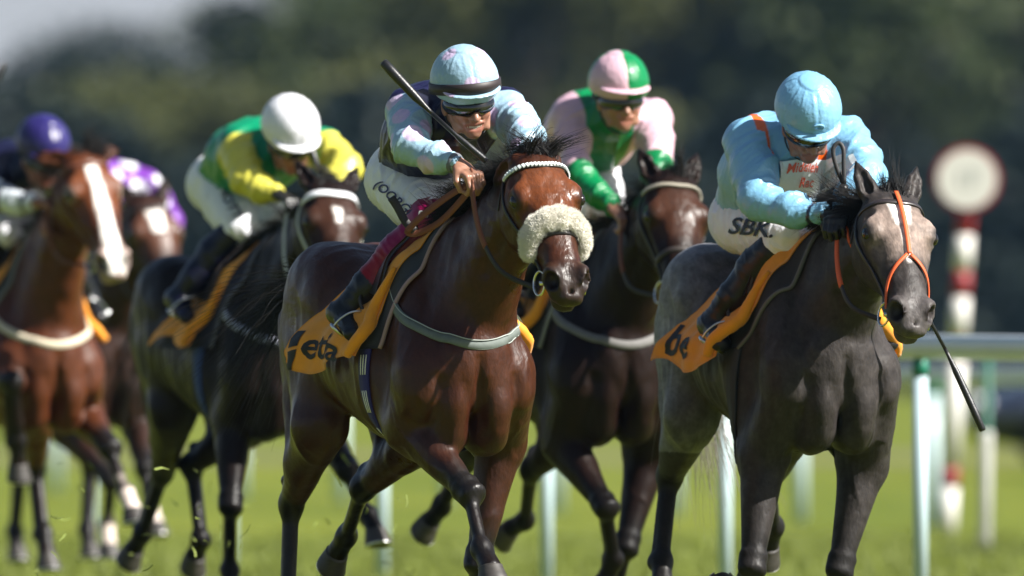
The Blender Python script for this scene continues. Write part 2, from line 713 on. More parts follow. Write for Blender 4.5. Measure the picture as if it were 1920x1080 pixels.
def horse_field(H, h):
    P = H
    F = Field((-1.25, -.62, .02), (1.62, .62, 2.25), h)
    X, Yx, Z = V3(1, 0, 0), V3(0, 1, 0), V3(0, 0, 1)
    # trunk: t, top, bottom, half width, taper
    F.loft((0, 0, 0), X, Yx, Z, [
        (-.84, 1.40, 1.20, .09, 0), (-.78, 1.49, 1.10, .17, .0), (-.66, 1.575, 1.02, .245, .05), (-.48, 1.625, .99, .275, .10),
        (-.30, 1.595, .99, .270, .12), (-.10, 1.55, .945, .285, .12), (.10, 1.545, .89, .285, .15), (.24, 1.585, .865, .268, .26),
        (.36, 1.615, .865, .250, .34), (.50, 1.52, .90, .220, .28), (.62, 1.40, .96, .190, .15), (.71, 1.30, 1.03, .14, 0)], k=.02, capr=.06, blur=21)
    for s in (-1, 1):
        # croup and hip points
        F.ell((-.46, s * .13, 1.46), (.26, .145, .17), k=.06)
        F.ell((-.32, s * .215, 1.42), (.07, .05, .06), k=.06)
        # shoulder blade and upper arm
        F.cap((.34, s * .115, 1.50), (.60, s * .185, 1.16), (.060, .12), (.075, .105), up=X, k=.05)
        F.cap((.22, s * .195, 1.28), P['elb' + 'RL'[s > 0]] + V3(-.05, 0, .03), (.085, .13), (.075, .105), up=X, k=.045)
        F.ell((.635, s * .156, 1.13), (.095, .076, .125), k=.028)
        # breast
        F.ell((.665, s * .078, 1.045), (.10, .074, .145), k=.018)
        F.ell((.60, s * .075, .93), (.13, .075, .08), k=.03)
    # breast bone groove and the crease inside each shoulder
    F.cap((.768, 0, 1.20), (.738, 0, .97), .008, .012, k=.035, cut=True)
    for s in (-1, 1):
        F.cap((.735, s * .152, 1.13), (.682, s * .162, .98), .004, .006, k=.04, cut=True)
    # neck
    A, S, N = head_frame(P)
    poll = P['poll']
    b0 = V3(.38, 0, 1.325)
    nend = poll + A * .07 - N * .075
    mid = lerp(b0, nend, .5) + P.get('neckbow', V3(0, 0, .035))
    ts = np.linspace(0, 1, 8)
    pts = [b0 * (1 - t) ** 2 + 2 * mid * t * (1 - t) + nend * t * t for t in ts]
    hw = np.interp(ts, [0, .3, .6, 1], [.165, .118, .088, .078])
    hh = np.interp(ts, [0, .3, .6, 1], [.315, .235, .175, .135])
    upn = nz(np.cross(nend - b0, np.cross(Z, nend - b0)))
    if upn[2] < 0:
        upn = -upn
    F.chain(pts, list(zip(hw, hh)), up=upn, k=.04)
    F.cap(V3(.58, 0, 1.24), pts[3] - upn * .07, (.13, .12), (.085, .10), up=upn, k=.09)
    side = nz(np.cross(upn, nend - b0))
    for s in (-1, 1):
        sd = side * s * np.sign(side[1] + 1e-9)
        # brachiocephalic band and jugular groove below it
        q = [pts[7] - upn * .02 + sd * .062, pts[4] - upn * .045 + sd * .074, pts[2] - upn * .08 + sd * .098, V3(.60, s * .15, 1.20)]
        F.chain(q, [(.03, .05), (.03, .062), (.036, .07), (.05, .08)], up=upn, k=.03)
        g = [pts[6] - upn * .085 + sd * .090, pts[5] - upn * .105 + sd * .095, pts[4] - upn * .125 + sd * .104]
        for i in range(2):
            F.cap(g[i], g[i + 1], .016, .018, k=.03, cut=True)
    # head (drawn at unit size, widths and depths scaled by hs)
    o = poll
    hs, hd_ = H.get('hs', 1.24), H.get('hd', 1.10)
    st = [(-.035, .040, -.11, .060, -.1), (.03, .062, -.14, .084, -.05), (.10, .076, -.165, .101, .02), (.17, .080, -.185, .107, .05), (.24, .077, -.185, .094, .06),
        (.31, .069, -.145, .077, .08), (.39, .058, -.098, .063, .05), (.46, .049, -.080, .056, .03), (.53, .040, -.078, .055, .04), (.585, .022, -.070, .050, .1), (.612, .004, -.045, .034, .1)]
    F.loft(o, A, S, N, [(t, a_ * hd_, b_ * hd_, w_ * hs, p_) for t, a_, b_, w_, p_ in st], k=.035, capr=.022, blur=15, pw=2.5)
    hp = lambda a, s, n: o + A * a + S * s * hs + N * n * hd_
    R = np.stack([A, S, N])
    sc3 = np.array([1, hs, hd_])
    E = lambda c, r, k, cut=False, RR=R: F.ell(c, np.array(r) * sc3, RR, k=k, cut=cut)
    for s in (-1, 1):
        E(hp(.165, s * .056, -.085), (.125, .042, .105), .03)           # cheek
        E(hp(.160, s * .076, .048), (.038, .018, .014), .035)           # brow
        E(hp(.194, s * .083, .028), (.046, .022, .031), .032)           # orbit
        E(hp(.199, s * .108, .030), (.028, .010, .019), .010, True)      # eye opening
        F.cap(hp(.168, s * .098, .050), hp(.218, s * .094, .046), .006, .005, k=.012)   # upper lid
        F.cap(hp(.180, s * .104, .008), hp(.220, s * .100, .014), .005, .004, k=.012)   # lower lid
        F.cap(hp(.235, s * .078, .0), hp(.37, s * .058, -.004), .014, .009, k=.025)     # facial crest
        E(hp(.105, s * .090, .040), (.026, .016, .018), .025, True)       # temple hollow
        E(hp(.30, s * .088, .048), (.06, .014, .022), .03, True)
        # nostril
        E(hp(.545, s * .045, .008), (.052, .029, .042), .02)
        E(hp(.568, s * .060, .022), (.040, .019, .032), .010, True, np.stack([nz(A - S * s * .35), nz(S + A * s * .35), N]))
        E(hp(.558, s * .050, .012), (.032, .022, .025), .008, True)
    E(hp(.592, 0, -.022), (.030, .042, .034), .02)                       # upper lip
    E(hp(.570, 0, -.082), (.040, .036, .024), .018)                      # lower lip
    E(hp(.535, 0, -.092), (.035, .030, .020), .015)                      # chin
    F.cap(hp(.625, -.05, -.060), hp(.625, .05, -.060), (.006, .010), (.006, .010), up=A, k=.006, cut=True)
    for s in (-1, 1):
        F.cap(hp(.615, s * .042, -.060), hp(.50, s * .060, -.052), .0065, .005, k=.006, cut=True)
    F.cap(hp(.60, 0, .02), hp(.615, 0, -.03), .007, .006, k=.012, cut=True)
    # ears
    for s, key in ((-1, 'earR'), (1, 'earL')):
        base = hp(.0, s * .058, .012)
        d = nz(P[key][0] * A + P[key][1] * S * s + P[key][2] * N)
        open_d = P[key][3] * A + P[key][4] * S * s + P[key][5] * N
        open_d = nz(open_d - d * open_d.dot(d))
        q = [base - d * .01, base + d * .045, base + d * .10, base + d * .165]
        F.chain(q, [(.030, .028), (.037, .030), (.030, .022), (.006, .005)], up=open_d, k=.012)
        c = [base + d * .030 + open_d * .026, base + d * .09 + open_d * .026, base + d * .145 + open_d * .016]
        for i in range(2):
            F.cap(c[i], c[i + 1], (.020, .022) if i == 0 else (.018, .020), (.018, .020) if i == 0 else (.004, .006), up=open_d, k=.006, cut=True)
    # legs
    for s, q in ((-1, 'R'), (1, 'L')):
        e, kn, fe, to = P['elb' + q], P['kne' + q], P['fet' + q], P['toe' + q]
        F.cap((.60, s * .165, 1.10), e, (.09, .12), (.085, .105), up=X, k=.045)
        fd = nz(kn - e)
        bw = nz(np.cross(fd, np.cross(X, fd)))          # forward perpendicular to the limb
        F.cap(e + fd * .02, kn, (.082, .098), (.040, .044), up=bw, k=.035)
        F.cap(e + fd * .05 + bw * .035, e + fd * .24 + bw * .02, (.050, .042), (.034, .026), up=bw, k=.025)
        F.cap(e + fd * .04 - bw * .03 + V3(0, s * .02, 0), e + fd * .25 - bw * .012, (.045, .045), (.030, .028), up=bw, k=.02)
        F.ell(kn, (.052, .053, .060), np.stack([bw, np.cross(fd, bw), fd]), k=.014)
        F.ell(kn + fd * .028 + bw * .012, (.042, .050, .022), np.stack([bw, np.cross(fd, bw), fd]), k=.022)
        F.ell(kn - fd * .032 + bw * .008, (.044, .051, .020), np.stack([bw, np.cross(fd, bw), fd]), k=.022)
        F.ell(kn - bw * .045 + fd * -.01, (.018, .022, .030), np.stack([bw, np.cross(fd, bw), fd]), k=.02)
        cd = nz(fe - kn)
        cb = nz(np.cross(cd, np.cross(bw, cd)))
        F.cap(kn, fe, (.026, .030), (.024, .028), up=cb, k=.022)
        F.cap(kn + cd * .05 - cb * .034, fe - cb * .032, .0135, .0145, k=.007)
        F.ell(fe, (.043, .039, .042), np.stack([cb, np.cross(cd, cb), cd]), k=.022)
        F.ell(fe - cb * .035 + cd * .005, (.022, .026, .028), np.stack([cb, np.cross(cd, cb), cd]), k=.02)
        pd = nz(to - fe)
        F.cap(fe, lerp(fe, to, .62), .034, .040, k=.02)
        # hind
        st, hk, fe, to = P['sti' + q], P['hoc' + q], P['feh' + q], P['toh' + q]
        F.cap((-.58, s * .13, 1.36), st, (.13, .19), (.085, .125), up=X, k=.05)
        F.cap((-.76, s * .115, 1.33), lerp(st, hk, .42) + V3(-.05, 0, 0), (.105, .11), (.055, .065), up=X, k=.05)
        F.cap((-.36, s * .175, 1.30), st + V3(.02, 0, .02), (.085, .10), (.07, .085), up=X, k=.05)
        gd = nz(hk - st)
        gb = nz(np.cross(gd, np.cross(X, gd)))
        F.cap(st, hk, (.090, .118), (.042, .050), up=gb, k=.045)
        cd = nz(fe - hk)
        pt = hk - gd * .00 - gb * .055 - cd * .045
        F.cap(lerp(st, hk, .5) - gb * .035, pt, .030, .022, k=.025)
        F.ell(pt, .026, k=.02)
        cb = nz(np.cross(cd, np.cross(gb, cd)))
        F.ell(hk, (.048, .044, .065), np.stack([cb, np.cross(cd, cb), cd]), k=.025)
        F.cap(hk, fe, (.029, .036), (.026, .030), up=cb, k=.025)
        F.cap(pt + cd * .02, fe - cb * .034, .017, .015, k=.009)
        F.ell(fe, (.045, .040, .044), np.stack([cb, np.cross(cd, cb), cd]), k=.022)
        F.ell(fe - cb * .035, (.022, .026, .028), np.stack([cb, np.cross(cd, cb), cd]), k=.02)
        F.cap(fe, lerp(fe, to, .62), .035, .041, k=.02)
    # dock of the tail
    F.cap((-.80, 0, 1.47), (-.93, 0, 1.42), .045, .03, k=.04)
    return F

def hoof_geo(fe, to, fwd):
    """hoof capsule between coronet and ground surface"""
    pd = nz(to - fe)
    c0 = lerp(fe, to, .60)
    L = np.linalg.norm(to - fe) * .42
    if pd[0] > .2:
        pd = nz(pd * .35 + V3(.05, 0, -1) * .75)
    f = nz(fwd - pd * np.dot(fwd, pd))
    s = np.cross(pd, f)
    rings = []
    n = 20
    a = np.arange(n) * 2 * math.pi / n
    for t, r, sh in ((-.08, .034, 0), (0, .047, 0), (.06, .046, .002), (.5, .053, .008), (.93, .060, .018), (1.0, .059, .019), (1.0, .047, .016), (.985, .02, .012)):
        c = c0 + pd * L * t + f * sh
        rr = np.where(np.cos(a) < -.75, r * .86, r)
        rings.append(c + (np.cos(a) * rr)[:, None] * f * 1.05 + (np.sin(a) * rr)[:, None] * s * .96)
    V = np.concatenate(rings)
    F = []
    m = len(rings)
    for i in range(m - 1):
        for k in range(n):
            l = (k + 1) % n
            F.append((i * n + k, i * n + l, (i + 1) * n + l, (i + 1) * n + k))
    F.append(tuple((m - 1) * n + k for k in range(n)))
    F.append(tuple(range(n))[::-1])
    # shoe
    sh = []
    for t, r in ((1.005, .060), (1.06, .060), (1.06, .045), (1.005, .045)):
        c = c0 + pd * L * t + f * .019
        b = np.linspace(-2.5, 2.5, 17)
        sh.append(c + (np.cos(b) * r)[:, None] * f * 1.05 + (np.sin(b) * r)[:, None] * s * .96)
    SV = np.concatenate(sh)
    SF = []
    for i in range(4):
        j = (i + 1) % 4
        for k in range(16):
            SF.append((i * 17 + k, i * 17 + k + 1, j * 17 + k + 1, j * 17 + k))
    SF += [(0, 17, 34, 51), (16, 67, 50, 33)]
    return (V, F), (SV, SF)

def coat_colour(H, V):
    c = np.tile(np.array(H['coat'], float), (len(V), 1))
    A, S, N = head_frame(H)
    q = V - H['poll']
    a, s, n = q @ A, q @ S, q @ N
    nf = noise3(V, 9) * .5 + noise3(V, 23) * .3
    inhead = (np.linalg.norm(q - A * .3, axis=1) < .42) & (np.abs(s) < .16) & (n > -.22)
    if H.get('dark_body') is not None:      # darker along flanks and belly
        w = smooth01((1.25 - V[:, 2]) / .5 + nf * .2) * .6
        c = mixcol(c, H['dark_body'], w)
    if H.get('light_body') is not None:
        w = smooth01((-.05 - V[:, 0]) / .5 + nf * .3) * (V[:, 2] > .85)
        c = mixcol(c, H['light_body'], w)
    if H.get('face') is not None:
        w = smooth01((.10 - np.abs(a - .20)) / .1 + .7) * inhead * smooth01(n / .08 + .3)
        c = mixcol(c, H['face'], w * .9)
    # dark points on the legs
    pts = np.array(H['points'])
    for q_ in 'RL':
        for j0, j1, j2, j3, hi in (('elb', 'kne', 'fet', 'toe', .55), ('sti', 'hoc', 'feh', 'toh', .70)):
            segs = [(H[j0 + q_], H[j1 + q_]), (H[j1 + q_], H[j2 + q_]), (H[j2 + q_], H[j3 + q_])]
            for si, (p0, p1) in enumerate(segs):
                ab = p1 - p0
                t = np.clip(((V - p0) @ ab) / ab.dot(ab), 0, 1)
                dist = np.linalg.norm(V - (p0 + t[:, None] * ab), axis=1)
                near = dist < (.10 if si == 0 else .085)
                if si == 0:
                    w = smooth01((t - hi) / .35 + nf * .35) * near
                else:
                    w = near * 1.0
                c = mixcol(c, pts, w * .93)
                if si == 2 and H.get('sock') and (j2 + q_) in H['sock']:
                    c = mixcol(c, (.62, .52, .46), near * smooth01(t / .1 + nf))
                if si == 1 and H.get('sock') and (j2 + q_) in H['sock']:
                    c = mixcol(c, (.62, .52, .46), near * smooth01((t - .62) / .15 + nf * .6))
    # muzzle and lips
    w = smooth01((a - .44) / .11 + nf * .25) * inhead * (a < .75)
    c = mixcol(c, H['muzz'], w * .92)
    # inside of nostrils and mouth
    for sg in (-1, 1):
        o = H['poll'] + A * .562 + S * sg * .062 + N * .018
        dd = np.linalg.norm((V - o) * 1.0, axis=1)
        c = mixcol(c, (.010, .006, .006), smooth01((.040 - dd) / .012))
        o = H['poll'] + A * .198 + S * sg * (.100 * H.get('hs', 1.24)) + N * .034
        dd = np.linalg.norm(V - o, axis=1)
        c = mixcol(c, np.array(H['muzz']) * .7, smooth01((.052 - dd) / .022) * .9)
    # white marks on the face: list of (a0,a1,halfwidth0,halfwidth1)
    for a0, a1, w0, w1 in H.get('white', []):
        t = np.clip((a - a0) / (a1 - a0), 0, 1)
        hwid = w0 + (w1 - w0) * t
        w = smooth01((hwid - np.abs(s + .006 * nf)) / .010 + .5 + nf * .5) * smooth01((a - a0) / .02 + .5 + nf) * smooth01((a1 - a) / .02 + .5 + nf) * inhead * (n > -.01)
        c = mixcol(c, (.72, .68, .64), w)
    # mane roots and ears
    tip = np.minimum(np.linalg.norm(V - H['_earR'], axis=1), np.linalg.norm(V - H['_earL'], axis=1))
    c = mixcol(c, pts, smooth01((.07 - tip) / .05) * .8)
    c *= (1 + .18 * nf)[:, None]
    return np.clip(c, .001, 1)

def mane_strands(H, n, rng):
    A, S, N = head_frame(H)
    poll = H['poll']
    out = []
    b0 = V3(.30, 0, 1.60)
    top = poll - A * .01 - N * .03
    for c in range(n // 14):
        tc = rng.uniform(H.get('mane0', .22), 1.0)
        Lc = rng.uniform(.12, .20) * H.get('manelen', 1)
        wc = nz(V3(-.62, H.get('maneside', -.5) + rng.normal(0, .30), H.get('manelift', .50) + rng.normal(0, .25)))
        curl = rng.normal(0, .10, 3)
        for i in range(22):
            t = min(max(tc + rng.normal(0, .02), 0), 1)
            root = lerp(b0, top, t) + V3(0, 0, .050 * math.sin(t * math.pi)) + S * rng.normal(0, .014) - V3(0, 0, .025)
            L = Lc * rng.uniform(.7, 1.15)
            d = nz(wc + V3(0, 0, .45) + rng.normal(0, .10, 3))
            p = [root]
            for k in range(8):
                d = nz(d + wc * .10 + V3(-.02, 0, -.15) + curl + rng.normal(0, .06, 3))
                p.append(p[-1] + d * L / 8)
            out.append(p)
    # forelock blown back over the poll
    nf = H.get('forelock', 120)
    for c in range(max(nf // 16, 1)):
        sc_ = rng.normal(H.get('foreside', .1), .45)
        curl = rng.normal(0, .10, 3)
        Lc = rng.uniform(.10, .19) * H.get('forelen', 1)
        rc = S * rng.normal(0, .030)
        for i in range(30):
            root = poll + A * rng.uniform(-.03, .03) + rc + S * rng.normal(0, .006) + N * rng.uniform(.02, .06)
            d = nz(N * .45 - A * .9 + S * (sc_ + rng.normal(0, .06)))
            p = [root]
            L = Lc * rng.uniform(.75, 1.1)
            for k in range(8):
                d = nz(d + V3(-.17, 0, -.16) + curl * 2.0 + rng.normal(0, .07, 3))
                p.append(p[-1] + d * L / 8)
            out.append(p)
    return out

def tail_strands(H, n, rng):
    out = []
    T = H['tail']       # direction control points
    P = resample(T, 12)
    for i in range(n):
        o = rng.normal(0, 1, 3) * .018
        sp = rng.normal(0, 1, 3) * H.get('tailspread', .10)
        e = rng.uniform(.75, 1.05)
        k = np.linspace(0, 1, 12)
        pts = P[0] + (P - P[0]) * e + o + sp[None, :] * (k[:, None] ** 1.5) + np.cumsum(rng.normal(0, .006, (12, 3)), 0)
        out.append(pts)
    return out

def build_horse(H, h):
    rng = np.random.default_rng(H['seed'])
    A, S, N = head_frame(H)
    for s, key in ((-1, 'earR'), (1, 'earL')):
        d = nz(H[key][0] * A + H[key][1] * S * s + H[key][2] * N)
        H['_' + key] = H['poll'] + S * s * .07 + N * .012 + d * .165
    F = horse_field(H, h)
    H['F'] = F
    V, Q = F.mesh()
    T = Thing('horse', H['label'], 'horse', H['frame'], group='racehorses galloping towards the camera')
    H['T'] = T
    cm = coat_mat('horse_coat_' + H['id'], H.get('rough', .36), H.get('mott', .16), H.get('spec', .24))
    # muscle relief over trunk and upper limbs, ribs behind the girth
    Nn = F.grad(V)
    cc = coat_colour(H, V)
    q = V - H['poll']
    hd = smooth01((np.linalg.norm(q - A * .28, axis=1) - .36) / .12)
    up = smooth01((V[:, 2] - .55) / .35)
    W = V * np.array([1.0, .8, .55]) + np.array([0, 0, .25]) * V[:, :1]
    rel = (1 - 2.4 * np.abs(noise3(W + H['seed'], 7.0))) * .6 + (1 - 2.4 * np.abs(noise3(W + 5.1, 17))) * .3
    rib = np.sin(V[:, 0] * 88 + V[:, 2] * 16) * smooth01((.14 - np.abs(V[:, 0] + .12)) / .1 + .5) * smooth01((.20 - np.abs(V[:, 2] - 1.14)) / .1)
    wv = V * np.array([1.0, 1.0, .62]) + .06 * np.stack([noise3(V + 1.3, 7), noise3(V + 7.7, 7), noise3(V + 4.4, 7)], 1)
    vein = np.clip(1 - np.abs(noise3(wv + H['seed'] * .7, 6.2)) * 11, 0, 1) * smooth01(noise3(V + 9.3, 4.5) * 3 + .35)
    vz = smooth01((V[:, 0] - .15) / .2) * hd * smooth01((V[:, 2] - .45) / .2)
    V = V + Nn * ((.0085 * rel * up * hd) + .0024 * rib + .0040 * vein * vz)[:, None]
    face = 1 - hd
    rf = (1 - 2.4 * np.abs(noise3(V * np.array([1, 1, .7]) + 2.2, 19))) * .7 + (1 - 2.4 * np.abs(noise3(V + 6.2, 41))) * .3
    fv = np.clip(1 - np.abs(noise3(V + 3.3, 11)) * 9, 0, 1) * smooth01(noise3(V + 1.1, 8) * 3 + .4)
    V = V + Nn * ((.0030 * rf + .0028 * fv) * face)[:, None]
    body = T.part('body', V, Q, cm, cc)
    hair = mat('horse_hair_' + H['id'], H['hair'], rough=.5, spec=.25)
    st = mane_strands(H, H.get('mane_n', 520), rng)
    MV, MF = strands_geo(st, rng.uniform(.0010, .0021, len(st)))
    T.part('mane', MV, MF, hair)
    st = tail_strands(H, H.get('tail_n', 260), rng)
    TV, TF = strands_geo(st, rng.uniform(.0018, .003, len(st)))
    T.part('tail', TV, TF, mat('horse_tail_' + H['id'], H.get('tailcol', H['hair']), rough=.5, spec=.4))
    hm = mat('hoof_horn', (.035, .03, .026), rough=.55, noise=(30, .35, (1, 1, 4)))
    sm = mat('shoe_metal', (.62, .62, .62), rough=.35, metal=1)
    for q in 'RL':
        for a, b in (('fet', 'toe'), ('feh', 'toh')):
            d = H[b + q] - H[a + q]
            up = V3(1, 0, 0) if abs(nz(d)[0]) < .8 else V3(0, 0, 1) * np.sign(d[0])
            g1, g2 = hoof_geo(H[a + q], H[b + q], up)
            ho = T.part('hoof', *g1, hm)
            T.part('shoe', *g2, sm, parent=ho, smooth=False)
    em = mat('horse_eye', (.006, .004, .003), rough=.16, spec=.5, coat=.2)
    for s in (-1, 1):
        c = H['poll'] + A * .199 + S * s * (.0975 * H.get('hs', 1.24)) + N * .034
        F2 = Field(c - .035, c + .035, .004)
        F2.ell(c, (.027, .020, .022), np.stack([A, S, N]), k=0)
        T.part('eye', *F2.mesh(), em)
    return T

# ------------------------------------------------------------------ riders
def seg_dist(V, a, b):
    ab = b - a
    t = np.clip(((V - a) @ ab) / ab.dot(ab), 0, 1)
    return np.linalg.norm(V - (a + t[:, None] * ab), axis=1), t

def wrinkle(V, N, amp, f=16, seed=0.0, dirv=None):
    W = V + seed
    if dirv is not None:
        dv = nz(dirv)
        al = (W @ dv)[:, None] * dv[None, :]
        W = W * .45 + al * 1.25
    rg = lambda n_: np.clip(1 - np.abs(n_) * 2.6, 0, 1) ** 1.7
    r = rg(noise3(W, f)) * 1.0 + rg(noise3(W + 3.7, f * 2.1)) * .30 + rg(noise3(W + 8.1, f * 4.0)) * .10 - .40
    return V + N * (amp * r)[:, None]

def head_axes(r):
    f = nz(r['face'])
    u = V3(0, 0, 1) + V3(0, 1, 0) * r.get('tilt', 0)
    u = nz(u - f * u.dot(f))
    s = np.cross(u, f)          # rider's left
    return f, s, u

def hand(F, w, d, pn, across, k=.008, z=1.0):
    """closed hand at wrist w, pointing d, palm facing pn, thumb on the side 'across'"""
    d = nz(d)
    pn = nz(pn - d * np.dot(pn, d))
    ac = nz(across - d * np.dot(across, d) - pn * np.dot(across, pn))
    F.cap(w - d * .03 * z, w + d * .02 * z, (.026 * z, .021 * z), (.030 * z, .019 * z), up=pn, k=.01)
    F.cap(w + d * .015 * z, w + d * .072 * z, (.034 * z, .016 * z), (.038 * z, .014 * z), up=pn, k=.012)
    for i, L in enumerate((.95, 1.05, 1.0, .8)):
        o = w + d * (.082 * z - .006 * z * abs(i - 1.3)) + ac * (.030 * z - .0205 * z * i)
        p1 = o + nz(d * .75 + pn * .65) * .036 * z * L
        p2 = p1 + nz(-d * .15 + pn * 1.0) * .026 * z * L
        p3 = p2 + nz(-d * 1.0 + pn * .15) * .020 * z * L
        F.cap(w + d * .06 * z + ac * (.028 * z - .019 * z * i) - pn * .002 * z, o - pn * .003 * z, .0095 * z, .0105 * z, k=.006)
        F.cap(o, p1, .0100 * z, .0092 * z, k=.004)
        F.cap(p1, p2, .0092 * z, .0085 * z, k=.004)
        F.cap(p2, p3, .0085 * z, .0072 * z, k=.004)
    t0 = w + d * .025 * z + ac * .030 * z + pn * .004 * z
    t1 = t0 + nz(d * .7 + ac * .45 + pn * .45) * .040 * z
    t2 = t1 + nz(d * .5 - ac * .25 + pn * .7) * .032 * z
    F.cap(t0, t1, .0135 * z, .0108 * z, k=.012)
    F.cap(t1, t2, .0105 * z, .0085 * z, k=.004)

def text_mesh(body, size, shear=0.0):
    cu = bpy.data.curves.new('lettering', 'FONT')
    cu.body = body
    cu.size = size
    cu.align_x = 'CENTER'
    cu.align_y = 'CENTER'
    cu.shear = shear
    cu.resolution_u = 3
    cu.offset = size * .018
    ob = bpy.data.objects.new('lettering', cu)
    COL.objects.link(ob)
    bpy.context.view_layer.update()
    dg = bpy.context.evaluated_depsgraph_get()
    me = bpy.data.meshes.new_from_object(ob.evaluated_get(dg))
    V = np.array([v.co[:] for v in me.vertices], float)
    Fs = [tuple(p.vertices) for p in me.polygons]
    bpy.data.objects.remove(ob)
    bpy.data.curves.remove(cu)
    bpy.data.meshes.remove(me)
    return V, Fs

def refine(V, F, size):
    """split long edges so lettering can follow a curved surface"""
    V = [tuple(v) for v in V]
    T = []
    for f in F:
        for i in range(1, len(f) - 1):
            T.append((f[0], f[i], f[i + 1]))
    V = [np.array(v) for v in V]
    for _ in range(6):
        out, mid, ch = [], {}, False

        def m(a, b):
            key = (min(a, b), max(a, b))
            if key not in mid:
                mid[key] = len(V)
                V.append((V[a] + V[b]) / 2)
            return mid[key]
        for a, b, c in T:
            e = [np.linalg.norm(V[a] - V[b]), np.linalg.norm(V[b] - V[c]), np.linalg.norm(V[c] - V[a])]
            j = int(np.argmax(e))
            if e[j] > size:
                ch = True
                a, b, c = [(a, b, c), (b, c, a), (c, a, b)][j]
                x = m(a, b)
                out += [(a, x, c), (x, b, c)]
            else:
                out.append((a, b, c))
        T = out
        if not ch:
            break
    return np.array(V), T

def print_on(F, V, c, r, u, off=.003):
    """lay flat lettering (V xy) on the surface of field F near c, axes r (reading) and u (up)"""
    n = nz(np.cross(r, u))
    P = c + V[:, :1] * r + V[:, 1:2] * u
    Q = P + n * .34
    ts = np.arange(0, .60, .003)
    dd = np.stack([F.sample(Q - n * t) for t in ts], 1)
    j = np.argmax(dd < off, axis=1)
    return Q - n * ts[j][:, None]

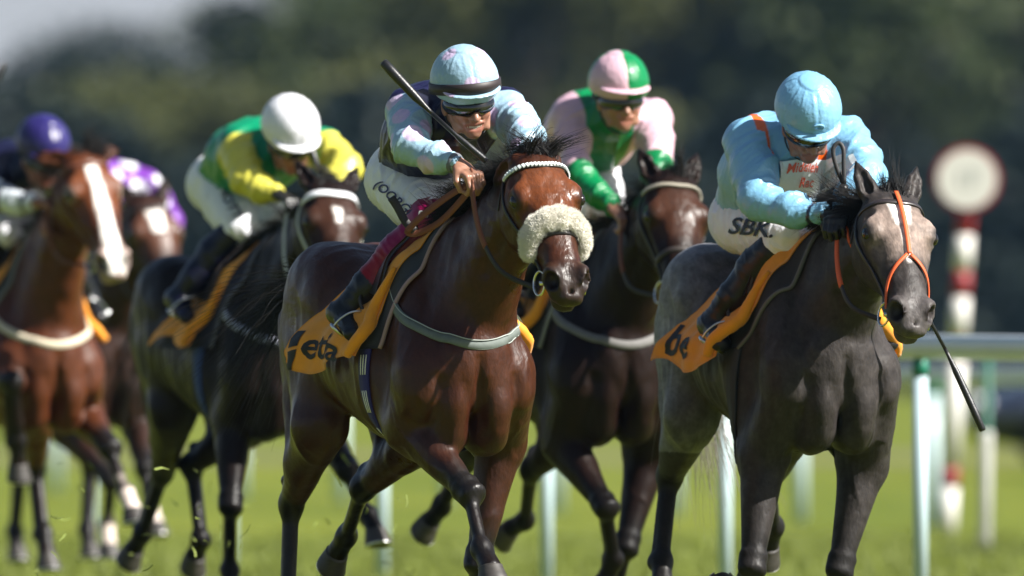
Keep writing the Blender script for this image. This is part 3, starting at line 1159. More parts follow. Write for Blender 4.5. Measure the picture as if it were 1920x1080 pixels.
def build_rider(R, fr, h):
    r = {k: (np.array(v, float) if isinstance(v, tuple) and len(v) == 3 and k not in ('cloth',) else v) for k, v in R.items()}
    base = V3(r['pel'][0], r['pel'][1], r['anR'][2] - .08)
    T = Thing('person', r['label'], 'jockey', fr, base, group='jockeys riding the racehorses')
    pts = np.array([r[k] for k in ('head', 'pel', 'shR', 'shL', 'elR', 'elL', 'wrR', 'wrL', 'knR', 'knL', 'anR', 'anL', 'toR', 'toL')])
    lo, hi = pts.min(0) - .26, pts.max(0) + .26
    f, s, u = head_axes(r)
    C = r['head'] - u * .03
    ks = r.get('hscale', 1.10)
    hp = lambda a, b, c: C + (f * a + s * b + u * c) * ks
    X, Z = V3(1, 0, 0), V3(0, 0, 1)
    chest = lerp(r['pel'], r['nck'], .78)
    # ---------------- skin: one continuous body
    B = Field(lo, hi, h)
    Rm = np.stack([f, s, u])
    HE = lambda c, rr, k, cut=False: B.ell(c, np.array(rr) * ks, Rm, k=k, cut=cut)
    B.cap(r['pel'], chest, (.11, .08), (.12, .09), up=Z, k=.03)
    B.cap(r['shR'], r['shL'], .05, .05, k=.03)
    B.cap(chest, r['nck'], .08, .06, k=.03)
    B.cap(r['nck'], C - u * .05 - f * .02, .056, .054, k=.03)
    for q in 'RL':
        B.chain([r['sh' + q], r['el' + q], r['wr' + q]], [.042, .036, .027], k=.02)
        B.chain([r['hip' + q], r['kn' + q], r['an' + q], lerp(r['an' + q], r['to' + q], .5)], [.07, .038, .026, .02], k=.03)
        sg = -1 if q == 'R' else 1
        hd = r.get('hand' + q)
        d = nz(r['wr' + q] - r['el' + q]) if hd is None else nz(V3(*hd[0]))
        pn = V3(0, 0, -1) if hd is None else V3(*hd[1])
        ac = V3(0, -sg, .1) if hd is None else V3(*hd[2])
        hand(B, r['wr' + q] + nz(r['wr' + q] - r['el' + q]) * .012, d, pn, ac, z=r.get('handk', 1.12))
    HE(hp(-.005, 0, .01), (.098, .076, .095), .02)
    HE(hp(.038, 0, -.060), (.062, .056, .065), .03)
    HE(hp(.074, 0, -.112), (.020, .024, .018), .02)
    for b in (-1, 1):
        HE(hp(.066, b * .036, -.046), (.028, .024, .024), .018)
        B.cap(hp(.088, b * .008, .006), hp(.070, b * .048, .004), .011, .010, k=.015)
        HE(hp(.090, b * .030, -.020), (.016, .017, .011), .012, True)
        HE(hp(.098, b * .012, -.056), (.011, .008, .008), .008)
        HE(hp(.012, b * .076, -.028), (.020, .009, .032), .006)
        B.cap(hp(.094, b * .020, -.062), hp(.078, b * .036, -.090), .004, .003, k=.008, cut=True)
        B.cap(hp(.058, b * .050, -.10), hp(.035, b * .058, -.06), .012, .012, k=.02)
    B.cap(hp(.092, 0, -.012), hp(.116, 0, -.055), .0085, .0125, k=.012)
    grin = r.get('grin', .4)
    B.cap(hp(.087, -.024, -.079), hp(.087, .024, -.079), .011, .011, k=.012)
    B.cap(hp(.084, -.018, -.098), hp(.084, .018, -.098), .009, .009, k=.010)
    ml = .022 + .008 * grin
    B.cap(hp(.094, -ml, -.086 + .004 * grin), hp(.100, 0, -.090), .003 + .004 * grin, .004 + .005 * grin, k=.004, cut=True)
    B.cap(hp(.094, ml, -.086 + .004 * grin), hp(.100, 0, -.090), .003 + .004 * grin, .004 + .005 * grin, k=.004, cut=True)
    V, Q = B.mesh()
    skin = np.array(r.get('skin', (.44, .22, .145))) * .72
    col = np.tile(skin, (len(V), 1))
    q = V - C
    a_, b_, c_ = q @ f, q @ s, q @ u
    q = q / ks
    a_, b_, c_ = q @ f, q @ s, q @ u
    near = np.linalg.norm(q, axis=1) < .17
    lip = near & (a_ > .07) & (np.abs(c_ + .088) < .017) & (np.abs(b_) < ml + .006)
    col = mixcol(col, (.36, .12, .09), lip * .7)
    red = near * smooth01((.035 - np.linalg.norm(np.stack([a_ - .08, np.abs(b_) - .036, c_ + .05], 1), axis=1)) / .03)
    col = mixcol(col, skin * np.array([1.05, .78, .72]), red * .7)
    hairy = near * smooth01((-.02 - a_) / .02) * (c_ > -.07)
    col = mixcol(col, (.03, .02, .014), hairy)
    stub = near * (c_ < -.07) * (a_ > .0)
    col = mixcol(col, skin * .72, stub * .25)
    if r.get('gloves'):
        for qq in 'RL':
            dd, t = seg_dist(V, r['wr' + qq] - nz(r['wr' + qq] - r['el' + qq]) * .02, r['wr' + qq] + nz(r['wr' + qq] - r['el' + qq]) * .12)
            col = mixcol(col, (.008, .008, .009), (dd < .085) * 1.0)
    col *= (1 + .10 * noise3(V, 60))[:, None]
    body = T.part('body', V, Q, mat('skin', rough=.42, attr=True, noise=(160, .06), bump=(220, .2, .001), sss=.12), col)
    if grin > .6:
        tv = []
        for i in range(8):
            b = -.021 + .006 * i
            tv.append(box_geo(hp(.0915 - 9 * b * b, b, -.0840), (.0025, .0031, .0046), Rm))
        for i in range(6):
            b = -.014 + .0056 * i
            tv.append(box_geo(hp(.0900 - 9 * b * b, b, -.0925), (.0025, .0028, .0034), Rm))
        T.part('teeth', *join_geo(tv), mat('tooth', (.55, .50, .40), rough=.25), parent=body, smooth=False)
    # ---------------- silks jacket
    J = Field(lo, hi, max(h, .006))
    bl = r.get('blouse', 1.0)
    ak = r.get('armk', 1.0)
    back = nz(np.cross(r['nck'] - r['pel'], V3(0, -1, 0)))
    if back[2] < 0:
        back = -back
    p1 = lerp(r['pel'], r['nck'], .12) + back * .01
    p2 = lerp(r['pel'], r['nck'], .50) + back * .035
    p3 = chest + back * .02
    p4 = r['nck'] - back * .005
    J.chain([p1, p2, p3, p4], [(.158 * bl, .125), (.182 * bl, .150), (.185, .140), (.10, .085)], up=back, k=.05)
    J.cap(r['shR'], r['shL'], (.078, .080), (.078, .080), k=.06)
    J.cap(lerp(r['shR'], r['shL'], .2) + back * .03 - X * .08, lerp(r['shR'], r['shL'], .8) + back * .03 - X * .08, .075, .075, k=.06)
    J.cap(p4, r['nck'] + nz(C - r['nck']) * .05, .072, .066, k=.025)
    for q in 'RL':
        m = lerp(r['sh' + q], r['el' + q], .5)
        J.chain([r['sh' + q], m, r['el' + q]], [.078 * ak, .076 * ak, .064 * ak], k=.03)
        wdir = nz(r['wr' + q] - r['el' + q])
        m = lerp(r['el' + q], r['wr' + q], .55) - V3(0, 0, .012)
        J.chain([r['el' + q], m, r['wr' + q] - wdir * .028], [.064 * ak, .054 * ak, .038], k=.03)
        J.cap(r['wr' + q] - wdir * .03, r['wr' + q] - wdir * .002, .034, .034, k=.006)
        J.cap(r['wr' + q] - wdir * .005, r['wr' + q] + wdir * .06, .026, .026, k=.004, cut=True)
    r['JF'] = J
    V, Q = J.mesh()
    dA = []
    tA = []
    for q in 'RL':
        d1, t1 = seg_dist(V, r['sh' + q], r['el' + q])
        d2, t2 = seg_dist(V, r['el' + q], r['wr' + q])
        dA.append(np.minimum(d1, d2))
        tA.append(np.where(d1 < d2, t1 * .5, .5 + t2 * .5))
    dA, tA = np.array(dA), np.array(tA)
    which = np.argmin(dA, axis=0)
    ar = np.arange(len(V))
    darm, tarm = dA[which, ar], tA[which, ar]
    dt, tt = seg_dist(V, p1, p3)
    dc, tcc = seg_dist(V, p3, p4)
    dtor = np.minimum(dt - .165, dc - .12)
    arm = smooth01(((dtor + .085) - darm + .004) / .010)
    arm = np.where(tarm > .36, 1.0, arm) * smooth01((tarm - r.get('arm0', .05)) / .012)
    info = dict(V=V, arm=arm, tarm=tarm, which=which, p1=p1, p3=p3, p4=p4, nck=r['nck'], back=back, r=r)
    col = r['silks'](info)
    N = J.grad(V)
    V = wrinkle(V, N, .0095, 9, r['seed'] * 1.7, dirv=V3(.6, .4, -.5))
    for q in 'RL':
        d2, t2 = seg_dist(V, lerp(r['sh' + q], r['el' + q], .4), lerp(r['el' + q], r['wr' + q], .9))
        w = smooth01((.10 - d2) / .03)
        V2 = wrinkle(V, N, .0125, 11, r['seed'], dirv=nz(r['wr' + q] - r['sh' + q]) + V3(.25, .1, .5))
        V = V + (V2 - V) * w[:, None]
    jk = T.part('silks_jacket', V, Q, mat('silk', rough=.34, spec=.45, attr=True, noise=(24, .04), bump=(55, .45, .006)), col)
    if r.get('cuff') is not None:
        for q in 'RL':
            wd = nz(r['wr' + q] - r['el' + q])
            T.part('cuff', *tube_geo([r['wr' + q] - wd * .022, r['wr' + q] - wd * .014, r['wr' + q] - wd * .004, r['wr' + q] + wd * .001], [.037, .039, .038, .034], 18), mat('cuff_' + r['id'], r['cuff'], rough=.8), parent=jk)
    # ---------------- breeches
    K = Field(lo, hi, max(h, .006))
    K.ell(r['pel'] + back * .0 - X * .03, (.155, .165, .135), k=.05)
    K.ell(r['pel'] - X * .10 - Z * .03, (.11, .15, .12), k=.05)
    for q in 'RL':
        hip, kn, an = r['hip' + q], r['kn' + q], r['an' + q]
        K.cap(hip, kn, (.112, .122), (.074, .078), up=Z, k=.05)
        K.cap(lerp(hip, kn, .35) - Z * .02, lerp(hip, kn, .75), .088, .070, k=.04)
        if r.get('boot0', .14) > .03:
            K.cap(kn, lerp(kn, an, r['boot0']), .072, .056, k=.02)
    r['KF'] = K
    V, Q = K.mesh()
    N = K.grad(V)
    for q in 'RL':
        d2, t2 = seg_dist(V, r['hip' + q], r['kn' + q])
        w = smooth01((.16 - d2) / .05)
        V2 = wrinkle(V, N, .0085, 15, r['seed'] + 9, dirv=r['kn' + q] - r['hip' + q] + V3(.1, 0, .2))
        V = V + (V2 - V) * w[:, None]
    br = T.part('breeches', V, Q, mat('breeches_white', (.76, .76, .81), rough=.62, noise=(30, .04), bump=(50, .3, .005), sheen=.2))
    for txt in r.get('prints', []):
        if txt.get('rect'):
            w_, h_ = txt['rect']
            gx, gy = np.meshgrid(np.linspace(-w_, w_, 16), np.linspace(-h_, h_, 8), indexing='ij')
            tv = np.stack([gx.ravel(), gy.ravel(), 0 * gx.ravel()], 1)
            tf = grid_faces(16, 8).tolist()
        else:
            tv, tf = text_mesh(txt['s'], txt['size'], txt.get('shear', 0))
            tv, tf = refine(tv, tf, .012)
        fld = r[txt['on']]
        rd = nz(V3(*txt['r']))
        ud = V3(*txt['u']) if 'u' in txt else np.cross(nz(V3(*txt['n'])), rd)
        ud = nz(ud - rd * ud.dot(rd))
        PV = print_on(fld, tv, V3(*txt['c']), rd, ud, txt.get('off', .008))
        T.part('sponsor_panel' if txt.get('rect') else 'lettering', PV, tf, mat('ink_' + txt['ink'][0], txt['ink'][1], rough=.6), parent={'KF': br, 'JF': jk}[txt['on']], smooth=False)
    # ---------------- boots
    for q in 'RL':
        kn, an, to = r['kn' + q], r['an' + q], r['to' + q]
        b0 = r.get('boot0', .14)
        G = Field(np.minimum(np.minimum(kn, an), to) - .14, np.maximum(np.maximum(kn, an), to) + .14, max(h, .006))
        if b0 < .05:
            G.cap(lerp(r['hip' + q], kn, .82), kn, .078, .080, k=.02)
        cd = nz(an - kn)
        G.chain([lerp(kn, an, max(b0 - .06, 0)), lerp(kn, an, .35) - X * .02, lerp(kn, an, .70), an], [.076 if b0 < .05 else .072, .074, .062, .050], k=.025)
        fd = nz(to - an)
        toe = an + fd * .17
        G.cap(an, toe, (.040, .040), (.038, .028), k=.025)
        G.ell(an - fd * .035 + cd * .02, .040, k=.03)
        hb = nz(cd - fd * cd.dot(fd))
        G.cap(an - fd * .05 + hb * .040, an - fd * .02 + hb * .040, (.03, .016), (.03, .016), up=hb, k=.004)
        G.cap(an + fd * .05 + hb * .030, toe + hb * .012, (.036, .010), (.034, .010), up=hb, k=.004)
        V, Q = G.mesh()
        d_, t_ = seg_dist(V, kn, an)
        V = wrinkle(V, G.grad(V), .003, 20, r['seed'], dirv=cd)
        col = np.tile(np.array(r['boots'][-1][1]), (len(V), 1))
        for lim, c_b in reversed(r['boots'][:-1]):
            col = np.where((t_ < lim)[:, None], np.array(c_b), col)
        T.part('boot', V, Q, mat('boot_leather', rough=.34, spec=.35, attr=True, bump=(60, .3, .004), noise=(40, .15)), col)
    # ---------------- helmet under its silk cap
    c0 = hp(-.004, 0, .044)
    rad = np.array([.142, .1175, .122]) * r.get('helm', 1.04)
    M = Field(c0 - .24, c0 + .24, .005)
    M.ell(c0, rad, Rm, k=0)
    M.halfspace(hp(0, 0, .012), -u * 1.0 - f * .24 + f * 0, .01)
    pk = Field(c0 - .24, c0 + .24, .005)
    pk.ell(hp(.080, 0, .034), (r.get('peak', .078) * ks, .096 * ks, .011), np.stack([nz(f - u * .22), s, nz(u + f * .22)]), k=0)
    V, Q = M.mesh()
    q = V - c0
    ang = np.arctan2(q @ s, q @ f)
    el = (q @ u) / .118
    N = M.grad(V)
    seam = np.abs(((ang / (math.pi / 3)) + .5) % 1 - .5)
    V = wrinkle(V, N, .0011, 24, r['seed'] + 4)
    pl = smooth01((el - .35) / .6) * np.maximum(np.sin(ang * 17 + 3 * noise3(V, 9)), 0) ** 3
    V = V + N * (.0022 * pl * (el < .96))[:, None]
    V = V - N * (smooth01((.05 - seam) / .05) * .0022 * (el < .92))[:, None]
    V = V + u * (smooth01((el - .985) / .012) * .004)[:, None]
    hi_ = dict(ang=ang, el=el, V=V, q=q, f=f, s=s, u=u)
    hel = T.part('helmet', V, Q, mat('silk', attr=True), r['cap'](hi_))
    V, Q = pk.mesh()
    q = V - c0
    V = V - pk.grad(V) * 0
    hi2 = dict(ang=np.arctan2(q @ s, q @ f), el=(q @ u) / .118, V=V, q=q, f=f, s=s, u=u)
    T.part('peak', V, Q, mat('silk', attr=True), r.get('peakcol', r['cap'])(hi2), parent=hel)
    ring = [hp(.118 , .018 * math.cos(t), .062 + .010 * math.sin(t)) for t in np.linspace(0, 2 * math.pi, 14)[:-1]]
    if r.get('bow') is not None:
        T.part('cap_ribbon', *tube_geo(np.array(ring) + f * .016, .004, 6, closed=True), mat('capribbon_' + r['id'], r['bow'], rough=.5), parent=hel)
    # goggles
    gf = Field(c0 - .2, c0 + .2, .004)
    gf.ell(hp(.026, 0, -.022), np.array((.096, .085, .047)) * ks, Rm, k=0)
    gf.ell(hp(.000, 0, -.020), np.array((.088, .073, .11)) * ks, Rm, k=.004, cut=True)
    gf.halfspace(hp(.012, 0, 0), -f, .004)
    gf.ell(hp(.118, 0, -.058), (.03, .020, .026), Rm, k=.006, cut=True)
    gg = T.part('goggles', *gf.mesh(), mat('goggle_lens', (.006, .006, .007), rough=.10, spec=.6, coat=.6))
    # strap of the goggles
    if r.get('band'):
        tb = np.linspace(0, 2 * math.pi, 60)[:-1]
        bw = r['band'][1]
        P_, N_ = [], []
        for t in tb:
            dd = math.cos(t) * f + math.sin(t) * s
            hz = -.016 + .022 * math.cos(t)
            rk = math.sqrt(1 - (hz / rad[2]) ** 2)
            P_.append(c0 + f * math.cos(t) * (rad[0] * rk + .0035) + s * math.sin(t) * (rad[1] * rk + .0035) + u * hz)
            N_.append(nz(dd + u * .05))
        V, Fq = strap_geo(P_, N_, bw, .004, closed=True)
        st = T.part('goggle_strap', V, Fq, mat('strap_' + r['id'], r['band'][0], rough=.55), parent=gg)
    else:
        for b in (-1, 1):
            V, Fq = strap_geo([hp(.03, b * .081, -.012), hp(-.02, b * .0855, -.010), hp(-.06, b * .082, .0)], [s * b] * 3, .022, .003)
            T.part('goggle_strap', V, Fq, mat('strap_black', (.01, .01, .011), rough=.6), parent=gg)
    # chin strap
    cs = [hp(.0, -.081, -.01), hp(.02, -.066, -.09), hp(.045, -.035, -.128), hp(.05, 0, -.138), hp(.045, .035, -.128), hp(.02, .066, -.09), hp(.0, .081, -.01)]
    cs = resample(cs, 22)
    V, Fq = strap_geo(cs, [nz(p - hp(.0, 0, -.05)) for p in cs], .014, .002)
    T.part('chin_strap', V, Fq, mat('strap_black', (.01, .01, .011), rough=.6), parent=hel)
    r['T'] = T
    return r

# ------------------------------------------------------------------ tack
def trunk_surf(F, x, phi, zc=1.25, off=.01):
    """points on the trunk at station x, phi = angle from straight up towards the horse's left"""
    x, phi = np.broadcast_arrays(np.asarray(x, float), np.asarray(phi, float))
    sh = x.shape
    O = np.stack([x.ravel(), np.zeros(x.size), np.full(x.size, zc)], 1)
    D = np.stack([np.zeros(x.size), np.sin(phi.ravel()), np.cos(phi.ravel())], 1)
    P, N = F.ray(O, D, .55)
    return (P + N * off).reshape(sh + (3,)), N.reshape(sh + (3,))

def saddle_gear(H, r, G):
    F = H['F']
    fr = H['frame']
    # --- pad with bound edge
    T = Thing('saddle_pad', G['pad_label'], 'saddle pad', fr, (0, 0, 1.5), group='saddle pads under the cloths')
    ph = np.linspace(-1.62, 1.62, 61)
    u = np.linspace(0, 1, 18)
    pf0, pf1 = G.get('pf', (.50, .40))
    fx = pf0 + (pf1 - pf0) * np.abs(ph / 1.62) ** 1.4
    X = fx[None, :] - u[:, None] * (.50 + pf1 - .40)
    PH = np.broadcast_to(ph[None, :], X.shape)
    P, N = trunk_surf(F, X, PH, off=.010)
    ob = T.part('pad', *sheet_geo(P, .012), mat('pad_' + H['id'], G['pad'], rough=.85, bump=(120, .3, .003)))
    T.part('binding', *tube_geo(P[0], .0085, 8), mat('bind_' + H['id'], G['bind'], rough=.7), parent=ob)
    # --- sponsor cloth
    C = Thing('saddle_cloth', G['cloth_label'], 'saddle cloth', fr, (0, 0, 1.5), group='orange saddle cloths on the racehorses')
    pm = G.get('drop', 1.80)
    ph = np.linspace(-pm, pm, 97)
    u = np.linspace(0, 1, 44)
    sd = G['seed']

    def cloth(X, PH, extra=0):
        P, N = trunk_surf(F, X, PH, off=.022)
        low = smooth01((np.abs(PH) - .75) / .9)
        fl = low * (.012 + .012 * np.sin(X * 19 + sd + PH * 1.5) + .004 * np.sin(X * 47 - PH * 7 + sd * 2)) + low ** 3 * G.get('flare', .03)
        fl = fl + low * .006 * noise3(np.stack([X.ravel(), PH.ravel(), X.ravel() * 0 + sd], 1), 14).reshape(X.shape)
        fl = fl + low ** 2 * G.get('rear', .045) * smooth01((.12 - X) / .36)
        fl = np.maximum(fl, -.006)
        return P + N * (fl + extra)[..., None]
    ap = np.abs(ph / pm)
    cf0, cf1, cb0, cb1 = G.get('cl', (.44, .33, .06, -.24))
    fx = cf0 + (cf1 - cf0) * ap ** 1.3 + .012 * np.sin(ap * 9 + sd)
    bx = cb0 + (cb1 - cb0) * ap ** 1.2 + .012 * np.sin(ap * 7 + sd)
    X = fx[None, :] + (bx - fx)[None, :] * u[:, None]
    PH = np.broadcast_to(ph[None, :], X.shape) * (1 - .05 * np.sin(u * 6 + sd)[:, None])
    Pc = cloth(X, PH)
    om = mat('orange_cloth', srgb(222, 140, 8), rough=.75, noise=(20, .06), bump=(260, .25, .002), sheen=.2)
    cl = C.part('cloth', *sheet_geo(Pc, .004), om)
    # turned-back front edge: a soft roll of cloth down either side
    for sg in (-1, 1):
        sel = (ph * sg > .55)
        L = Pc[0][sel]
        if sg < 0:
            L = L[::-1]
        Nn = np.stack([np.zeros(len(L)), np.full(len(L), sg), np.full(len(L), .2)], 1)
        k = np.linspace(0, 1, len(L))
        rr = .008 + .018 * np.sin(k * math.pi * .8)
        roll = L + Nn * (.012 + .010 * k)[:, None] + V3(-.02, 0, 0) + np.stack([.014 * np.sin(k * 9 + sd), 0 * k, 0 * k], 1)
        C.part('folded_edge', *tube_geo(roll, rr, 10), om, parent=cl)
    if G.get('text'):
        tv, tf = text_mesh(G['text'], G.get('tsize', .135))
        tv, tf = refine(tv, tf, .012)
        for sg in (-1,):
            c, sn = math.cos(G.get('trot', 0)), math.sin(G.get('trot', 0))
            tv = tv * np.array([G.get('txs', 1.7), 1, 1])
            tx, ty = tv[:, 0] * c - tv[:, 1] * sn, tv[:, 0] * sn + tv[:, 1] * c
            X2 = G['tx'] + tx * (-sg)
            PH2 = sg * (G['tph'] - ty / .30)
            PV = cloth(X2, PH2, .0055)
            C.part('lettering', PV, tf, mat('ink_black', (.008, .008, .009), rough=.7), parent=cl, smooth=False)
        if G.get('arrow'):
            av = np.array([(-.03, .055), (.025, .055), (.03, .005), (-.03, .0), (-.03, -.01), (.03, -.005), (.0, -.06), (-.03, -.06), (-.045, .03)], float)
            av, af = refine(np.c_[av, av[:, 0] * 0], [(0, 1, 2), (0, 2, 3), (4, 5, 6), (4, 6, 7), (8, 0, 3)], .012)
            X2 = G['tx'] + av[:, 0] + G['arrow']
            PV = cloth(X2, -(G['tph'] - av[:, 1] / .30), .0055)
            C.part('arrow_mark', PV, af, mat('ink_black', (.008, .008, .009)), parent=cl, smooth=False)
    # --- saddle
    S = Thing('saddle', G['saddle_label'], 'saddle', fr, (0, 0, 1.6), group='racing saddles under the jockeys')
    ph = np.linspace(-.85, .85, 41)
    u = np.linspace(0, 1, 20)
    fx = .36 - .03 * np.abs(ph)
    X = fx[None, :] - u[:, None] * (.42 - .14 * np.abs(ph))[None, :]
    P, N = trunk_surf(F, X, np.broadcast_to(ph, X.shape), off=.040)
    P = P + V3(0, 0, 1) * (np.exp(-((u - .95) / .2) ** 2)[:, None] * np.exp(-(ph / .5) ** 2)[None, :] * .05 + np.exp(-((u - .02) / .12) ** 2)[:, None] * np.exp(-(ph / .4) ** 2)[None, :] * .03)[..., None]
    lm = mat('saddle_leather', (.018, .014, .013), rough=.35, bump=(70, .3, .003))
    seat = S.part('seat', *sheet_geo(P, .014), lm)
    for q, sg in (('R', -1), ('L', 1)):
        an, to = r['an' + q], r['to' + q]
        fd = nz(to - an)
        cd = nz(an - r['kn' + q])
        hb = nz(cd - fd * cd.dot(fd))
        ac = nz(np.cross(fd, hb))
        c = an + fd * .105 + hb * .040
        # stirrup iron: tread, two arms and the eye
        pts = [c - ac * .046, c - ac * .048 - hb * .04, c - ac * .034 - hb * .085, c - hb * .112, c + ac * .034 - hb * .085, c + ac * .048 - hb * .04, c + ac * .046]
        iron = S.part('stirrup', *tube_geo(resample(pts, 25), .0042, 8), mat('stirrup_metal', (.60, .60, .60), rough=.28, metal=1))
        V, Fq = strap_geo([c - ac * .054, c, c + ac * .054], [hb] * 3, .035, .006)
        S.part('tread', V, Fq, mat('stirrup_metal'), parent=iron)
        top = trunk_surf(F, np.array([.20]), np.array([sg * .75]), off=.06)[0][0]
        eye = c - hb * .112
        ln = resample([top, lerp(top, eye, .5) + V3(0, sg * .02, 0), eye], 10)
        V, Fq = strap_geo(ln, [V3(.2, sg, .2)] * 10, .018, .003)
        S.part('stirrup_leather', V, Fq, mat('leather_dark', (.02, .012, .009), rough=.45), parent=seat)
    # --- girth
    if G.get('girth') is not None:
        g = np.linspace(.40 * math.pi, 1.60 * math.pi, 60)
        GX = G.get('gx', .32)
        gx = .20 + .03 * np.sin(g * 2) * 0
        P, N = trunk_surf(F, np.full(60, GX), g, zc=1.2, off=.006)
        GT = Thing('girth', G['girth_label'], 'girth', fr, tuple(P[30]), group='girths under the horses')
        V, Fq = strap_geo(P, N, .075, .006)
        gb = GT.part('webbing', V, Fq, mat('girth_' + H['id'], G['girth'], rough=.8))
        if G.get('stripes'):
            for o in (-.018, 0, .018):
                P2, N2 = trunk_surf(F, np.full(60, GX + o), g, zc=1.2, off=.0125)
                for a in range(2, 56, 7):
                    V, Fq = strap_geo(P2[a:a + 5], N2[a:a + 5], .006, .0012)
                    GT.part('stripe', V, Fq, mat('strap_white', (.7, .7, .68), rough=.7), parent=gb)
    # --- breast strap
    if G.get('breast'):
        ps = np.radians(np.linspace(-112, 112, 90))
        z = G.get('bz', 1.265) + .27 * (np.abs(ps) / ps[-1]) ** 1.25
        O = np.stack([np.full(90, .34), np.zeros(90), z], 1)
        D = np.stack([np.cos(ps), np.sin(ps), -.05 * np.cos(ps)], 1)
        P, N = F.ray(O, D, .6)
        k = np.ones(9) / 9
        P2 = np.stack([np.convolve(np.pad(P[:, i], 4, 'edge'), k, 'valid') for i in range(3)], 1)
        d2 = F.sample(P2)
        N2 = F.grad(P2)
        P2 = P2 + N2 * (np.maximum(-d2, 0) + .005)[:, None]
        B = Thing('breast_strap', G['breast_label'], 'breast strap', fr, tuple(P2[45]), group='breast straps across the horses')
        V, Fq = strap_geo(P2, N2, .036, .005)
        bs = B.part('strap', V, Fq, mat('breast_' + H['id'], G['breast'], rough=.75, noise=(40, .15)))
        if G.get('breast_edge') is not None:
            for o in (-.016, .016):
                V, Fq = strap_geo(P2 + V3(0, 0, o) + N2 * .0062, N2, .004, .001)
                B.part('stitching', V, Fq, mat('breast_edge_' + H['id'], G['breast_edge'], rough=.8), parent=bs)
        for e in (8, 81):
            V, Fq = tube_geo(np.array([P2[e] + N2[e] * .010 + nz(P2[e + 1] - P2[e]) * .022 * math.cos(t) + np.cross(nz(P2[e + 1] - P2[e]), N2[e]) * .026 * math.sin(t) for t in np.linspace(0, 2 * math.pi, 13)[:-1]]), .003, 6, closed=True)
            B.part('buckle', V, Fq, mat('stirrup_metal'), parent=bs)

